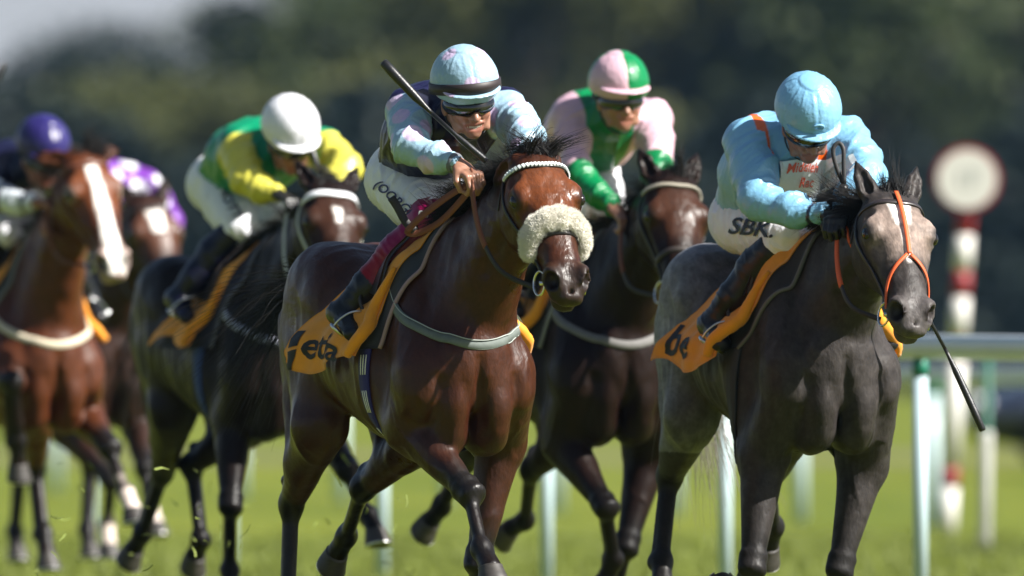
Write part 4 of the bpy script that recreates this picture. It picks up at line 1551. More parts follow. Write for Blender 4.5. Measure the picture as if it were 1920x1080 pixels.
def bridle(H, r, G):
    F = H['F']
    fr = H['frame']
    A, S, N = head_frame(H)
    o = H['poll']
    T = Thing('bridle', G['bridle_label'], 'bridle', fr, tuple(o), group='bridles of the racehorses')

    def hs(a, phi, off=.004, n0=-.03):
        a, phi = np.broadcast_arrays(np.asarray(a, float), np.asarray(phi, float))
        O = o + a.reshape(-1, 1) * A + n0 * N
        D = np.cos(phi).reshape(-1, 1) * N + np.sin(phi).reshape(-1, 1) * S
        P, n = F.ray(O, D, .3)
        return P + n * off, n

    def strap(name, a, phi, w, m, parent=None, off=.005, th=.003, n0=-.03):
        P, n = hs(a, phi, off, n0)
        if len(P) > 8:
            k = np.array([1, 2, 3, 2, 1]) / 9
            P = np.stack([np.convolve(np.pad(P[:, i], 2, 'edge'), k, 'valid') for i in range(3)], 1)
            P = P + F.grad(P) * np.maximum(off * .7 - F.sample(P), 0)[:, None]
        V, Fq = strap_geo(P, n, w, th)
        return T.part(name, V, Fq, m, parent=parent), P, n
    lm = mat('bridle_' + H['id'], G['leather'], rough=.4)
    bm = mat('brow_' + H['id'], G['brow'], rough=.45, coat=.2)
    ba = G.get('brow_a', .075)
    bo, BP, BN = strap('browband', np.full(45, ba) - .02 * np.abs(np.linspace(-1, 1, 45)), np.radians(np.linspace(-88, 88, 45)), G.get('brow_w', .022), bm)
    if G.get('beads'):
        bd = []
        L = resample(BP, 27)
        Ln = resample(BN, 27)
        for i in range(1, 26):
            t = nz(L[i + 1 if i < 26 else i] - L[i - 1])
            nn = nz(Ln[i])
            bd.append(box_geo(L[i] + nn * .005, (.0052, .0085, .004), np.stack([nz(t + np.cross(nn, t) * .45), nz(np.cross(nn, t) - t * .45), nn])))
        T.part('browband_beads', *join_geo(bd), mat('bead_' + H['id'], G['beads'], rough=.3), parent=bo, smooth=False)
    ring_m = mat('bit_metal', (.62, .61, .58), rough=.25, metal=1)
    hands = {}
    for sg, q in ((-1, 'R'), (1, 'L')):
        strap('cheek_strap', np.linspace(.03, .475, 30), np.full(30, sg * math.radians(96)) , .017, lm if not G.get('cheek') else mat('cheek_' + H['id'], G['cheek'], rough=.5))
        strap('throat_lash', np.linspace(.04, .12, 10), sg * np.radians(np.linspace(98, 124, 10)), .012, lm)
        # bit ring
        P, n = hs(np.array([.505]), np.array([sg * math.radians(112)]), .012)
        c = P[0] + S * sg * .006
        ax1 = A
        ax2 = nz(N - S * sg * .25)
        ring = np.array([c + ax1 * .046 * math.cos(t) + ax2 * .040 * math.sin(t) for t in np.linspace(0, 2 * math.pi, 25)[:-1]])
        rg = T.part('bit_ring', *tube_geo(ring, .0042, 8, closed=True), ring_m)
        V, Fq = tube_geo([c, c - S * sg * .05], [.009, .007], 8)
        T.part('bit_mouthpiece', V, Fq, ring_m, parent=rg)
        # rein to the hand
        hd = r['wr' + q] + nz(r['wr' + q] - r['el' + q]) * .07
        rs = c - A * .01 - N * .04
        mid = lerp(rs, hd, .5) + V3(0, sg * G.get('reinout', .07), -.06)
        L = resample([rs, lerp(rs, mid, .5) + V3(0, sg * .03, -.02), mid, lerp(mid, hd, .5) + V3(0, sg * .01, -.015), hd], 40)
        # keep the rein outside the neck
        d = F.sample(L)
        L = L + F.grad(L) * np.maximum(.012 - d, 0)[:, None]
        L = resample(L[::3], 40)
        V, Fq = strap_geo(L, np.tile(V3(.1, sg, .3), (40, 1)), .019, .003)
        rm = G.get('rein', G['leather'])
        ob = T.part('rein', V, Fq, mat('rein_' + H['id'], rm, rough=.6))
        if G.get('rein_grip'):
            V, Fq = strap_geo(L[19:], np.tile(V3(.1, sg, .3), (len(L) - 19, 1)), .024, .0045)
            T.part('rein_grip', V, Fq, mat('grip_' + H['id'], G['rein_grip'], rough=.75), parent=ob)
        hands[q] = (L, hd)
    if G.get('noseband') is not None:
        strap('noseband', np.full(50, .375), np.radians(np.linspace(-170, 170, 50)), .024, mat('nose_' + H['id'], G['noseband'], rough=.5), n0=-.02)
    if G.get('cheeker') is not None:
        cm = mat('cheeker_' + H['id'], G['cheeker'], rough=.55)
        strap('face_strap', np.linspace(.01, .33, 30), np.zeros(30) + .02, .017, cm, off=.010, th=.004)
        for sg in (-1, 1):
            a = np.linspace(.325, .50, 20)
            strap('face_strap', a, sg * np.linspace(.02, 1.75, 20) , .014, cm, off=.008, th=.004)
    H['hs'] = hs
    H['bridle'] = T
    return hands

def sheepskin(H):
    A, S, N = head_frame(H)
    T = Thing('sheepskin_noseband', 'thick cream sheepskin noseband across the leading bay horse\'s face', 'noseband', H['frame'], tuple(H['poll'] + A * .37))
    ph = np.radians(np.linspace(-96, 96, 40))
    P, n = H['hs'](np.full(40, .325) + .055 * np.abs(ph / ph[-1]) ** 2.2, ph, .012)
    c = H['poll'] + A * .365
    Fd = Field(c - .22, c + .22, .005)
    rr = .029 + .0045 * np.sin(np.arange(40) * 1.3) + .004 * np.sin(np.arange(40) * 2.9)
    Fd.chain(list(P), [(a * .70, a * 1.18) for a in rr], up=A, k=.012)
    V, Q = Fd.mesh()
    Nn = Fd.grad(V)
    V2 = V + Nn * (.0035 * noise3(V, 26) + .001 * noise3(V, 80))[:, None]
    wm = mat('fleece', (.82, .78, .69), rough=.95, noise=(60, .15), bump=(140, .8, .01), sheen=.4)
    core = T.part('fleece', V2, Q, wm)
    rng = np.random.default_rng(5)
    m = 16000
    pick = rng.integers(0, len(V2), m)
    p, nn = V2[pick], Nn[pick]
    st = [p - nn * .004]
    d = nn + rng.normal(0, .45, (m, 3))
    for k in range(4):
        d = d + rng.normal(0, .35, (m, 3))
        st.append(st[-1] + d / np.linalg.norm(d, axis=1, keepdims=True) * rng.uniform(.003, .0065, (m, 1)))
    V, Fq = strands_geo(np.stack(st, 1), rng.uniform(.0006, .0010, m), .4)
    T.part('wool', V, Fq, mat('wool', (.82, .79, .71), rough=.9), parent=core, kind='stuff')

def whip(name, label, fr, a, b, prof, col=(.010, .010, .011)):
    """prof: list of (t, radius)"""
    a, b = np.array(a, float), np.array(b, float)
    T = Thing(name, label, 'whip', fr, tuple(lerp(a, b, .9)), group='jockeys\' whips')
    t = np.array([p[0] for p in prof])
    rr = np.array([p[1] for p in prof])
    sp = [i for i in range(len(t)) if len(prof[i]) > 2]
    m = mat('whip_' + str(col[2]), col, rough=.38, noise=(80, .2), bump=(150, .3, .003))
    cut = sp[0] if sp else len(t)
    n = lerp(a, b, .5)
    bend = nz(np.cross(b - a, V3(1, 0, 0))) * .012
    pos = lambda tt: np.array([lerp(a, b, q) + bend * math.sin(q * math.pi) for q in tt])
    T.part('padded_flap', *tube_geo(pos(t[:cut + 1]), rr[:cut + 1], 12), m)
    if cut < len(t) - 1:
        T.part('shaft', *tube_geo(pos(t[cut:]), rr[cut:], 12), m)
    return T
POSES = {
    1: dict(frame=(-0.3836, 46.6557, 0.0, -1.213),
        poll=(0.990, 0.121, 1.899), muzzle=(1.360, 0.116, 1.463), elbR=(0.470, -0.165, 0.957), kneR=(0.840, -0.068, 0.719), fetR=(1.000, -0.081, 0.521),
        toeR=(1.130, -0.074, 0.418), elbL=(0.420, 0.205, 0.907), kneL=(0.450, 0.111, 0.473), fetL=(0.340, 0.127, 0.199), toeL=(0.430, 0.125, 0.042),
        stiR=(-0.360, -0.214, 0.952), hocR=(-0.700, -0.202, 0.664), fehR=(-0.660, -0.228, 0.309), tohR=(-0.560, -0.243, 0.144), stiL=(-0.270, 0.165, 0.932),
        hocL=(-0.640, 0.058, 0.722), fehL=(-0.950, 0.106, 0.540), tohL=(-1.070, 0.086, 0.433),
        rider=dict(
            head=(0.600, 0.004, 2.187), nck=(0.420, 0.021, 2.068), shR=(0.360, -0.122, 2.101), shL=(0.360, 0.244, 2.110), elR=(0.580, -0.202, 1.970),
            wrR=(0.780, -0.095, 1.904), elL=(0.600, 0.247, 1.999), wrL=(0.800, 0.162, 1.861), pel=(-0.120, 0.078, 1.888), hipR=(-0.060, -0.022, 1.855),
            hipL=(-0.040, 0.132, 1.862), knR=(0.310, -0.013, 1.704), anR=(0.140, -0.300, 1.367), toR=(0.300, -0.314, 1.289), knL=(0.310, 0.080, 1.704),
            anL=(0.140, 0.300, 1.367), toL=(0.300, 0.314, 1.289),
        )),
    2: dict(frame=(0.9895, 47.5657, 0.0, -1.2566),
        poll=(1.000, 0.086, 1.773), muzzle=(1.370, 0.040, 1.362), elbR=(0.440, -0.205, 0.833), kneR=(0.580, -0.300, 0.446), fetR=(0.360, -0.281, 0.290),
        toeR=(0.228, -0.302, 0.382), elbL=(0.440, 0.182, 0.812), kneL=(0.520, 0.064, 0.435), fetL=(0.440, 0.098, 0.171), toeL=(0.520, 0.085, 0.006),
        stiR=(-0.360, -0.215, 0.986), hocR=(-0.684, -0.193, 0.760), fehR=(-0.584, -0.258, 0.436), tohR=(-0.484, -0.286, 0.291), stiL=(-0.300, 0.165, 0.966),
        hocL=(-0.624, 0.178, 0.739), fehL=(-0.904, 0.300, 0.563), tohL=(-1.012, 0.300, 0.442),
        rider=dict(
            head=(0.600, -0.090, 2.110), nck=(0.420, -0.099, 1.971), shR=(0.360, -0.241, 2.007), shL=(0.380, 0.134, 2.012), elR=(0.580, -0.270, 1.780),
            wrR=(0.760, -0.094, 1.732), elL=(0.580, 0.153, 1.872), wrL=(0.800, -0.025, 1.745), pel=(-0.120, -0.038, 1.740), hipR=(-0.060, -0.122, 1.714),
            hipL=(-0.040, 0.029, 1.714), knR=(0.380, -0.100, 1.655), anR=(0.160, -0.310, 1.329), toR=(0.320, -0.330, 1.250), knL=(0.380, 0.100, 1.655),
            anL=(0.160, 0.310, 1.329), toL=(0.320, 0.330, 1.250),
        )),
    3: dict(frame=(0.2173, 51.8619, 0.0, -1.2392),
        poll=(0.980, 0.104, 1.895), muzzle=(1.330, 0.040, 1.419), elbR=(0.460, -0.165, 0.858), kneR=(0.780, -0.103, 0.605), fetR=(0.670, -0.027, 0.391),
        toeR=(0.586, -0.057, 0.255), elbL=(0.420, 0.205, 0.804), kneL=(0.535, 0.074, 0.448), fetL=(0.434, 0.053, 0.218), toeL=(0.497, 0.018, 0.073),
        stiR=(-0.360, -0.175, 0.984), hocR=(-0.700, -0.193, 0.773), fehR=(-0.980, -0.200, 0.584), tohR=(-1.104, -0.238, 0.487), stiL=(-0.300, 0.165, 0.918),
        hocL=(-0.641, 0.074, 0.740), fehL=(-0.901, 0.138, 0.527), tohL=(-1.040, 0.078, 0.467),
        rider=dict(
            head=(0.580, 0.024, 2.290), nck=(0.420, 0.035, 2.166), shR=(0.340, -0.101, 2.163), shL=(0.360, 0.244, 2.169), elR=(0.520, -0.137, 1.953),
            wrR=(0.700, -0.045, 1.806), elL=(0.550, 0.206, 1.997), wrL=(0.720, 0.100, 1.834), pel=(-0.120, 0.064, 1.967), hipR=(-0.060, -0.014, 1.951),
            hipL=(-0.040, 0.128, 1.951), knR=(0.280, -0.080, 1.806), anR=(0.140, -0.300, 1.461), toR=(0.300, -0.310, 1.374), knL=(0.280, 0.080, 1.806),
            anL=(0.140, 0.300, 1.461), toL=(0.300, 0.310, 1.374),
        )),
    4: dict(frame=(-1.1624, 53.8578, 0.0, -1.2217),
        poll=(0.980, 0.074, 1.887), muzzle=(1.340, 0.000, 1.410), elbR=(0.450, -0.165, 0.932), kneR=(0.632, -0.243, 0.589), fetR=(0.532, -0.209, 0.309),
        toeR=(0.592, -0.216, 0.155), elbL=(0.470, 0.197, 0.932), kneL=(0.840, 0.198, 0.734), fetL=(1.002, 0.237, 0.545), toeL=(1.132, 0.243, 0.442),
        stiR=(-0.360, -0.165, 0.973), hocR=(-0.700, -0.096, 0.709), fehR=(-0.920, -0.112, 0.444), tohR=(-1.036, -0.139, 0.335), stiL=(-0.300, 0.165, 0.928),
        hocL=(-0.609, 0.005, 0.738), fehL=(-0.493, 0.005, 0.426), tohL=(-0.606, 0.005, 0.309),
        rider=dict(
            head=(0.600, 0.032, 2.152), nck=(0.420, 0.014, 2.045), shR=(0.340, -0.113, 2.086), shL=(0.380, 0.252, 2.085), elR=(0.550, -0.144, 1.940),
            wrR=(0.720, -0.066, 1.880), elL=(0.600, 0.278, 1.993), wrL=(0.760, 0.109, 1.856), pel=(-0.120, 0.008, 1.949), hipR=(-0.060, -0.055, 1.925),
            hipL=(-0.040, 0.088, 1.926), knR=(0.260, -0.080, 1.742), anR=(0.120, -0.300, 1.447), toR=(0.280, -0.310, 1.361), knL=(0.260, 0.080, 1.742),
            anL=(0.120, 0.300, 1.447), toL=(0.280, 0.310, 1.361),
        )),
    5: dict(frame=(-2.2952, 58.1619, 0.0, -1.2392),
        poll=(0.980, 0.045, 2.082), muzzle=(1.320, 0.115, 1.554), elbR=(0.460, -0.165, 1.075), kneR=(0.860, -0.244, 1.088), fetR=(0.721, -0.172, 0.817),
        toeR=(0.681, -0.159, 0.648), elbL=(0.460, 0.205, 0.954), kneL=(0.840, 0.221, 0.788), fetL=(1.000, 0.249, 0.585), toeL=(1.120, 0.262, 0.467),
        stiR=(-0.360, -0.165, 0.975), hocR=(-0.720, -0.020, 0.752), fehR=(-1.022, -0.020, 0.612), tohR=(-1.122, -0.020, 0.474), stiL=(-0.300, 0.202, 0.926),
        hocL=(-0.599, 0.307, 0.688), fehL=(-0.459, 0.307, 0.385), tohL=(-0.369, 0.307, 0.227),
        rider=dict(
            head=(0.600, -0.020, 2.144), nck=(0.420, -0.041, 2.036), shR=(0.340, -0.188, 2.048), shL=(0.380, 0.161, 2.049), elR=(0.540, -0.228, 1.918),
            wrR=(0.720, -0.091, 1.892), elL=(0.570, 0.166, 1.955), wrL=(0.740, 0.013, 1.845), pel=(-0.120, -0.068, 1.926), hipR=(-0.060, -0.137, 1.900),
            hipL=(-0.040, 0.009, 1.901), knR=(0.280, -0.100, 1.752), anR=(0.140, -0.335, 1.462), toR=(0.300, -0.345, 1.365), knL=(0.280, 0.100, 1.752),
            anL=(0.140, 0.335, 1.462), toL=(0.300, 0.345, 1.365),
        )),
    6: dict(frame=(-2.1667, 62.6619, 0.0, -1.2392),
        poll=(0.980, 0.083, 1.927), muzzle=(1.320, 0.104, 1.449), elbR=(0.460, -0.165, 0.853), kneR=(0.780, -0.036, 0.596), fetR=(0.660, -0.020, 0.374),
        toeR=(0.708, -0.020, 0.219), elbL=(0.460, 0.205, 0.878), kneL=(0.840, 0.119, 0.648), fetL=(1.001, 0.096, 0.455), toeL=(1.121, 0.102, 0.346),
        stiR=(-0.360, -0.165, 0.953), hocR=(-0.700, -0.043, 0.634), fehR=(-0.817, -0.040, 0.322), tohR=(-0.717, -0.056, 0.191), stiL=(-0.300, 0.215, 0.927),
        hocL=(-0.583, 0.281, 0.658), fehL=(-0.491, 0.237, 0.341), tohL=(-0.401, 0.225, 0.207),
        rider=dict(
            head=(0.620, -0.040, 2.016), nck=(0.420, 0.081, 1.998), shR=(0.340, -0.030, 2.051), shL=(0.380, 0.263, 2.031), elR=(0.540, -0.078, 1.866),
            wrR=(0.720, 0.015, 1.813), elL=(0.520, 0.345, 1.855), wrL=(0.720, 0.233, 1.710), pel=(-0.120, 0.111, 1.926), hipR=(-0.060, 0.038, 1.899),
            hipL=(-0.040, 0.183, 1.899), knR=(0.280, -0.080, 1.765), anR=(0.140, -0.300, 1.478), toR=(0.300, -0.310, 1.373), knL=(0.280, 0.080, 1.765),
            anL=(0.140, 0.300, 1.478), toL=(0.300, 0.310, 1.373),
        )),
}
EXTRA = {'whips': {
    '1': ('spots', "black padded whip held across the spotted jockey's chest", (0.660, -0.333, 2.272), (0.860, -0.010, 1.913), 'f'),
    '2': ('sky', "black whip hanging down right of the grey horse's muzzle", (0.950, 0.468, 0.937), (0.800, 0.204, 1.530), 's'),
    '4': ('white', "dark whip beside the white capped jockey's cheek", (0.700, 0.089, 2.077), (0.780, 0.153, 1.907), 's'),
    '5': ('navy', 'tip of a dark whip at the left edge of the picture', (0.450, -0.156, 2.527), (0.500, -0.367, 2.014), 's'),
    },
    'loop': [(0.780, -0.010, 1.739), (0.780, -0.014, 1.798), (0.780, -0.016, 1.843), (0.770, -0.041, 1.912), (0.760, -0.048, 1.971), (0.760, -0.027, 1.994), (0.770, -0.012, 1.971), (0.780, -0.014, 1.912), (0.790, -0.015, 1.843)],
    'rein1': [(0.860, -0.076, 1.831), (0.800, -0.125, 1.793), (0.720, -0.188, 1.730), (0.660, -0.223, 1.681), (0.640, -0.230, 1.658), (0.660, -0.196, 1.656), (0.720, -0.147, 1.688), (0.790, -0.111, 1.741), (0.870, -0.071, 1.817)],
    'rein2': [(0.650, -0.207, 1.662), (0.620, -0.233, 1.698), (0.600, -0.256, 1.750), (0.590, -0.277, 1.785)],
}

# ------------------------------------------------------------------ the course: ground, rails, markers, trees
def struct(name, V, F, m, kind='structure'):
    me = new_mesh(name, V, F, m, smooth=False)
    o = bpy.data.objects.new(name, me)
    COL.objects.link(o)
    o['kind'] = kind
    return o

def turf_material():
    m = bpy.data.materials.new('turf')
    m.use_nodes = True
    nt = m.node_tree
    b = nt.nodes['Principled BSDF']
    b.inputs['Roughness'].default_value = .85
    b.inputs['Specular IOR Level'].default_value = .2
    tc = nt.nodes.new('ShaderNodeTexCoord')
    mp = nt.nodes.new('ShaderNodeMapping')
    mp.inputs['Scale'].default_value = (1, .28, 1)
    nt.links.new(tc.outputs['Object'], mp.inputs['Vector'])
    n1 = nt.nodes.new('ShaderNodeTexNoise')
    n1.inputs['Scale'].default_value = .55
    n1.inputs['Detail'].default_value = 6
    nt.links.new(mp.outputs[0], n1.inputs['Vector'])
    n2 = nt.nodes.new('ShaderNodeTexNoise')
    n2.inputs['Scale'].default_value = 9
    n2.inputs['Detail'].default_value = 4
    nt.links.new(mp.outputs[0], n2.inputs['Vector'])
    r1 = nt.nodes.new('ShaderNodeValToRGB')
    r1.color_ramp.elements[0].position = .35
    r1.color_ramp.elements[0].color = (.086, .116, .006, 1)
    r1.color_ramp.elements[1].position = .68
    r1.color_ramp.elements[1].color = (.146, .166, .012, 1)
    nt.links.new(n1.outputs['Fac'], r1.inputs['Fac'])
    r2 = nt.nodes.new('ShaderNodeValToRGB')
    r2.color_ramp.elements[0].position = .3
    r2.color_ramp.elements[0].color = (.62, .62, .62, 1)
    r2.color_ramp.elements[1].position = .7
    r2.color_ramp.elements[1].color = (1.2, 1.2, 1.2, 1)
    nt.links.new(n2.outputs['Fac'], r2.inputs['Fac'])
    mx = nt.nodes.new('ShaderNodeMix')
    mx.data_type = 'RGBA'
    mx.blend_type = 'MULTIPLY'
    mx.inputs['Factor'].default_value = 1
    nt.links.new(r1.outputs[0], mx.inputs['A'])
    nt.links.new(r2.outputs[0], mx.inputs['B'])
    nt.links.new(mx.outputs['Result'], b.inputs['Base Color'])
    return m

struct('ground', [(-1500, -60, 0), (1500, -60, 0), (1500, 3000, 0), (-1500, 3000, 0)], [(0, 1, 2, 3)], turf_material())
struct('path', [(-300, 139, .004), (300, 131, .004), (300, 143, .004), (-300, 152, .004)], [(0, 1, 2, 3)],
       mat('worn_path', (.105, .105, .03), rough=.95, noise=(.8, .3)))

# grass blades where the lens can see the turf surface
def grass_field():
    rng = np.random.default_rng(21)
    n = 70000
    y = 56 + 26 * rng.random(n) ** 1.6
    x = (rng.random(n) - .5) * 2 * (y * .0425 + .25)
    hgt = rng.uniform(.05, .11, n)
    ang = rng.random(n) * 2 * math.pi
    w = rng.uniform(.003, .006, n)
    lean = rng.normal(0, .035, (n, 2))
    dx, dy = np.cos(ang) * w, np.sin(ang) * w
    V = np.zeros((n, 3, 3))
    V[:, 0] = np.stack([x - dx, y - dy, np.zeros(n)], 1)
    V[:, 1] = np.stack([x + dx, y + dy, np.zeros(n)], 1)
    V[:, 2] = np.stack([x + lean[:, 0], y + lean[:, 1], hgt], 1)
    F = np.arange(n * 3).reshape(n, 3)
    o = struct('grass', V.reshape(-1, 3), F, mat('grass_blade', (.135, .167, .014), rough=.6, noise=(2.5, .35)), 'stuff')
    o['label'] = 'short green turf of the racecourse'
    o['category'] = 'grass'
grass_field()

def flying_turf():
    rng = np.random.default_rng(4)
    Vs, Fs = [], []
    n = 0
    for i in range(90):
        t = rng.random()
        c = V3(-1.9 + 1.5 * rng.random(), 47.5 + 7 * rng.random(), .25 + .55 * rng.random() ** 1.5)
        L = rng.uniform(.012, .035)
        d = nz(rng.normal(0, 1, 3)) * L
        sd = nz(rng.normal(0, 1, 3)) * rng.uniform(.002, .005)
        b = nz(rng.normal(0, 1, 3)) * L * .25
        th = nz(np.cross(d, sd)) * .0015
        P = [c - d - sd, c - d + sd, c + b + sd, c + d + sd * .4, c + d - sd * .4, c + b - sd]
        Vs += P + [p + th for p in P]
        for f in ((0, 1, 2, 5), (5, 2, 3, 4), (11, 8, 7, 6), (10, 9, 8, 11), (0, 6, 7, 1), (1, 7, 8, 2), (2, 8, 9, 3), (3, 9, 10, 4), (4, 10, 11, 5), (5, 11, 6, 0)):
            Fs.append(tuple(n + k for k in f))
        n += 12
    o = struct('flying_turf', Vs, Fs, mat('turf_scrap', (.16, .20, .035), rough=.8, noise=(3, .5)), 'stuff')
    o['label'] = 'scraps of turf kicked up by the hooves'
    o['category'] = 'turf'
flying_turf()

# running rail: posts and one long rail
def running_rail(label, p0, step, k0, k1, z, r, post_r, group, curve_post):
    p0 = V3(*p0, 0)
    st = V3(*step, 0)
    d = nz(st)
    n = np.cross(d, V3(0, 0, 1))
    T = Thing('running_rail', label, 'rail', (0, 0, 0, 0), tuple(p0 + st * k0), group=group)
    a, b = p0 + st * (k0 - .5), p0 + st * (k1 + .5)
    wm = mat('rail_plastic', (.52, .57, .61), rough=.35, noise=(3, .05), coat=.2)
    ang = np.arange(20) * 2 * math.pi / 20
    rings = []
    for k in range(k0 * 2 - 1, k1 * 2 + 2):
        c = p0 + st * (k / 2) + V3(0, 0, z - .006 * (k % 2))
        rings.append(c + np.outer(np.cos(ang) * r * .62, n) + np.outer(np.sin(ang) * r, V3(0, 0, 1)))
    m = len(rings)
    V = np.concatenate(rings)
    F = [(i * 20 + k, i * 20 + (k + 1) % 20, (i + 1) * 20 + (k + 1) % 20, (i + 1) * 20 + k) for i in range(m - 1) for k in range(20)]
    F += [tuple(range(20))[::-1], tuple((m - 1) * 20 + k for k in range(20))]
    T.part('rail', V, F, wm)
    pm = mat('post_plastic', (.46, .58, .62), rough=.4, noise=(5, .05), coat=.2)
    gm = mat('post_cap_green', (.01, .16, .10), rough=.45)
    for k in range(k0, k1 + 1):
        c = p0 + st * k + n * curve_post
        po = T.part('post', *tube_geo([c, c + V3(0, 0, z - r - .075)], post_r, 16), pm)
        T.part('post_cap', *tube_geo([c + V3(0, 0, z - r - .075), c + V3(0, 0, z - r - .02), c - n * curve_post + V3(0, 0, z - r + .012)], [post_r * 1.12, post_r * 1.08, post_r * .6], 16), gm, parent=po)
    return T
running_rail('white plastic running rail on slim posts right behind the horses', (-2.378, 72.0), (.85, -2.70), -6, 8, 1.243, .057, .034, 'running rails along the course', 0)
running_rail('second white running rail, blurred further back on the course', (-2.21, 103.9), (.85, -2.70), -8, 12, 1.05, .06, .05, 'running rails along the course', 0)

# furlong marker
def marker():
    D = 82.5
    bx, tx = (1774 - 960) / 23920 * D, (1811 - 960) / 23920 * D
    b, t = V3(bx, D, 0), V3(tx, D, 2.13)
    T = Thing('furlong_marker', 'furlong marker with round white disc on red and white banded pole', 'marker post', (0, 0, 0, 0), tuple(b))
    wm = mat('marker_white', (.62, .60, .56), rough=.5)
    rm = mat('marker_red', (.22, .012, .016), rough=.5)
    for z0, z1, red in ((0, .33, 0), (.33, .46, 1), (.46, 1.14, 0), (1.14, 1.30, 1), (1.30, 1.56, 0), (1.56, 1.73, 1), (1.73, 1.96, 0), (1.96, 2.13, 1)):
        p, q = lerp(b, t, z0 / 2.13), lerp(b, t, z1 / 2.13)
        T.part('pole_band', *tube_geo([p, q], .060, 20), rm if red else wm)
    c = t + V3(.005, -.09, .19)
    a = np.arange(48) * 2 * math.pi / 48

    def disc(r, y0, y1, m, name, parent=None):
        R0 = np.stack([c[0] + np.cos(a) * r, np.full(48, c[1] + y0), c[2] + np.sin(a) * r], 1)
        R1 = R0 + V3(0, y1 - y0, 0)
        V = np.concatenate([R0, R1])
        F = [(k, (k + 1) % 48, 48 + (k + 1) % 48, 48 + k) for k in range(48)] + [tuple(range(48))[::-1], tuple(range(48, 96))]
        return T.part(name, V, F, m, smooth=False, parent=parent)
    d0 = disc(.215, 0, .03, rm, 'disc_rim')
    d1 = disc(.190, -.006, 0, wm, 'disc', d0)
    tv, tf = text_mesh('1F', .17)
    T.part('lettering', np.stack([c[0] + tv[:, 0], np.full(len(tv), c[1] - .009), c[2] + tv[:, 1]], 1), tf, mat('ink_grey', (.45, .46, .44), rough=.6), parent=d0, smooth=False)
marker()

def stake():
    D = 75.6
    b = V3((1846 - 960) / 23920 * D, D, 0)
    T = Thing('rail_stake', 'green stake with white mesh sleeve standing on a dark foot bar', 'stake', (0, 0, 0, 0), tuple(b))
    T.part('stake', *tube_geo([b + V3(0, 0, .02), b + V3(.02, 0, 1.18)], .024, 14), mat('stake_green', (.02, .11, .07), rough=.5))
    sl = T.part('sleeve', *tube_geo([b + V3(0, 0, .05), b + V3(.012, 0, .74)], .036, 16), mat('sleeve_white', (.50, .50, .46), rough=.6, bump=(200, .6, .01)))
    T.part('foot_bar', *join_geo([box_geo(b + V3(.10, 0, .025), (.34, .03, .02)), box_geo(b + V3(-.22, 0, .02), (.02, .30, .018)), box_geo(b + V3(.42, 0, .02), (.02, .30, .018))]), mat('foot_metal', (.02, .03, .03), rough=.5), smooth=False)
    rings = []
    for z in np.linspace(.09, .70, 26):
        t = np.linspace(0, 2 * math.pi, 17)[:-1]
        rings.append(tube_geo(np.stack([b[0] + .0165 * z + .0375 * np.cos(t), b[1] + .0375 * np.sin(t), np.full(16, b[2] + z)], 1), .004, 5, closed=True))
    T.part('mesh_ring', *join_geo(rings), mat('sleeve_white'), parent=sl)
stake()

def parked_car():
    D = 121.0
    cx, cy = 6.45, D
    T = Thing('parked_car', 'dark car parked beyond the rails at the right edge', 'car', (0, 0, 0, 0), (cx, cy, 0))
    F = Field((cx - 2.4, cy - 1.1, .1), (cx + 2.4, cy + 1.1, 1.7), .04)
    F.loft((cx, cy, 0), V3(1, 0, 0), V3(0, 1, 0), V3(0, 0, 1), [(-2.05, .75, .35, .70, 0), (-1.6, .92, .26, .84, .05), (-.6, .98, .25, .88, .08), (.6, 1.0, .25, .88, .08), (1.7, .98, .28, .85, .05), (2.1, .80, .38, .72, 0)], k=.05, capr=.12)
    for sx in (-1.28, 1.3):
        for sy in (-.88, .88):
            F.cap((cx + sx, cy + sy - .2, .33), (cx + sx, cy + sy + .2, .33), .37, .37, k=.03, cut=True)
    V, Q = F.mesh()
    T.part('body', V, Q, mat('car_paint', (.02, .025, .04), rough=.25, coat=.8))
    F = Field((cx - 2.0, cy - 1.0, .7), (cx + 2.0, cy + 1.0, 1.7), .04)
    F.loft((cx, cy, 0), V3(1, 0, 0), V3(0, 1, 0), V3(0, 0, 1), [(-1.1, 1.05, .80, .70, .1), (-.5, 1.42, .80, .72, .18), (.6, 1.46, .80, .72, .18), (1.4, 1.30, .80, .70, .15), (1.8, 1.02, .80, .66, .1)], k=.05, capr=.1)
    V, Q = F.mesh()
    T.part('cabin_glass', V, Q, mat('car_glass', (.02, .03, .04), rough=.08, coat=1))
    F = Field((cx - 1.4, cy - 1.0, 1.2), (cx + 1.9, cy + 1.0, 1.7), .03)
    F.loft((cx, cy, .03), V3(1, 0, 0), V3(0, 1, 0), V3(0, 0, 1), [(-.45, 1.44, 1.36, .58, .1), (.6, 1.48, 1.38, .60, .1), (1.35, 1.34, 1.28, .56, .1)], k=.05, capr=.05)
    T.part('roof', *F.mesh(), mat('car_paint'))
    for sx in (-1.28, 1.3):
        for sy in (-.80, .80):
            t = np.linspace(0, 2 * math.pi, 25)[:-1]
            ring = np.stack([cx + sx + .25 * np.cos(t), np.full(24, cy + sy), .31 + .25 * np.sin(t)], 1)
            w = T.part('wheel', *tube_geo([(cx + sx, cy + sy - .07, .31), (cx + sx, cy + sy + .07, .31)], .2, 20), mat('rim_grey', (.35, .35, .36), rough=.3, metal=.8))
            T.part('tyre', *tube_geo(ring, .065, 10, closed=True), mat('tyre', (.012, .012, .012), rough=.8), parent=w)
    for sy in (-.6, .6):
        Fh = Field((cx - 2.3, cy + sy - .2, .5), (cx - 1.8, cy + sy + .2, .9), .02)
        Fh.ell((cx - 2.03, cy + sy, .70), (.10, .14, .07), k=0)
        T.part('headlight', *Fh.mesh(), mat('lamp_glass', (.7, .72, .75), rough=.1, coat=1))
parked_car()

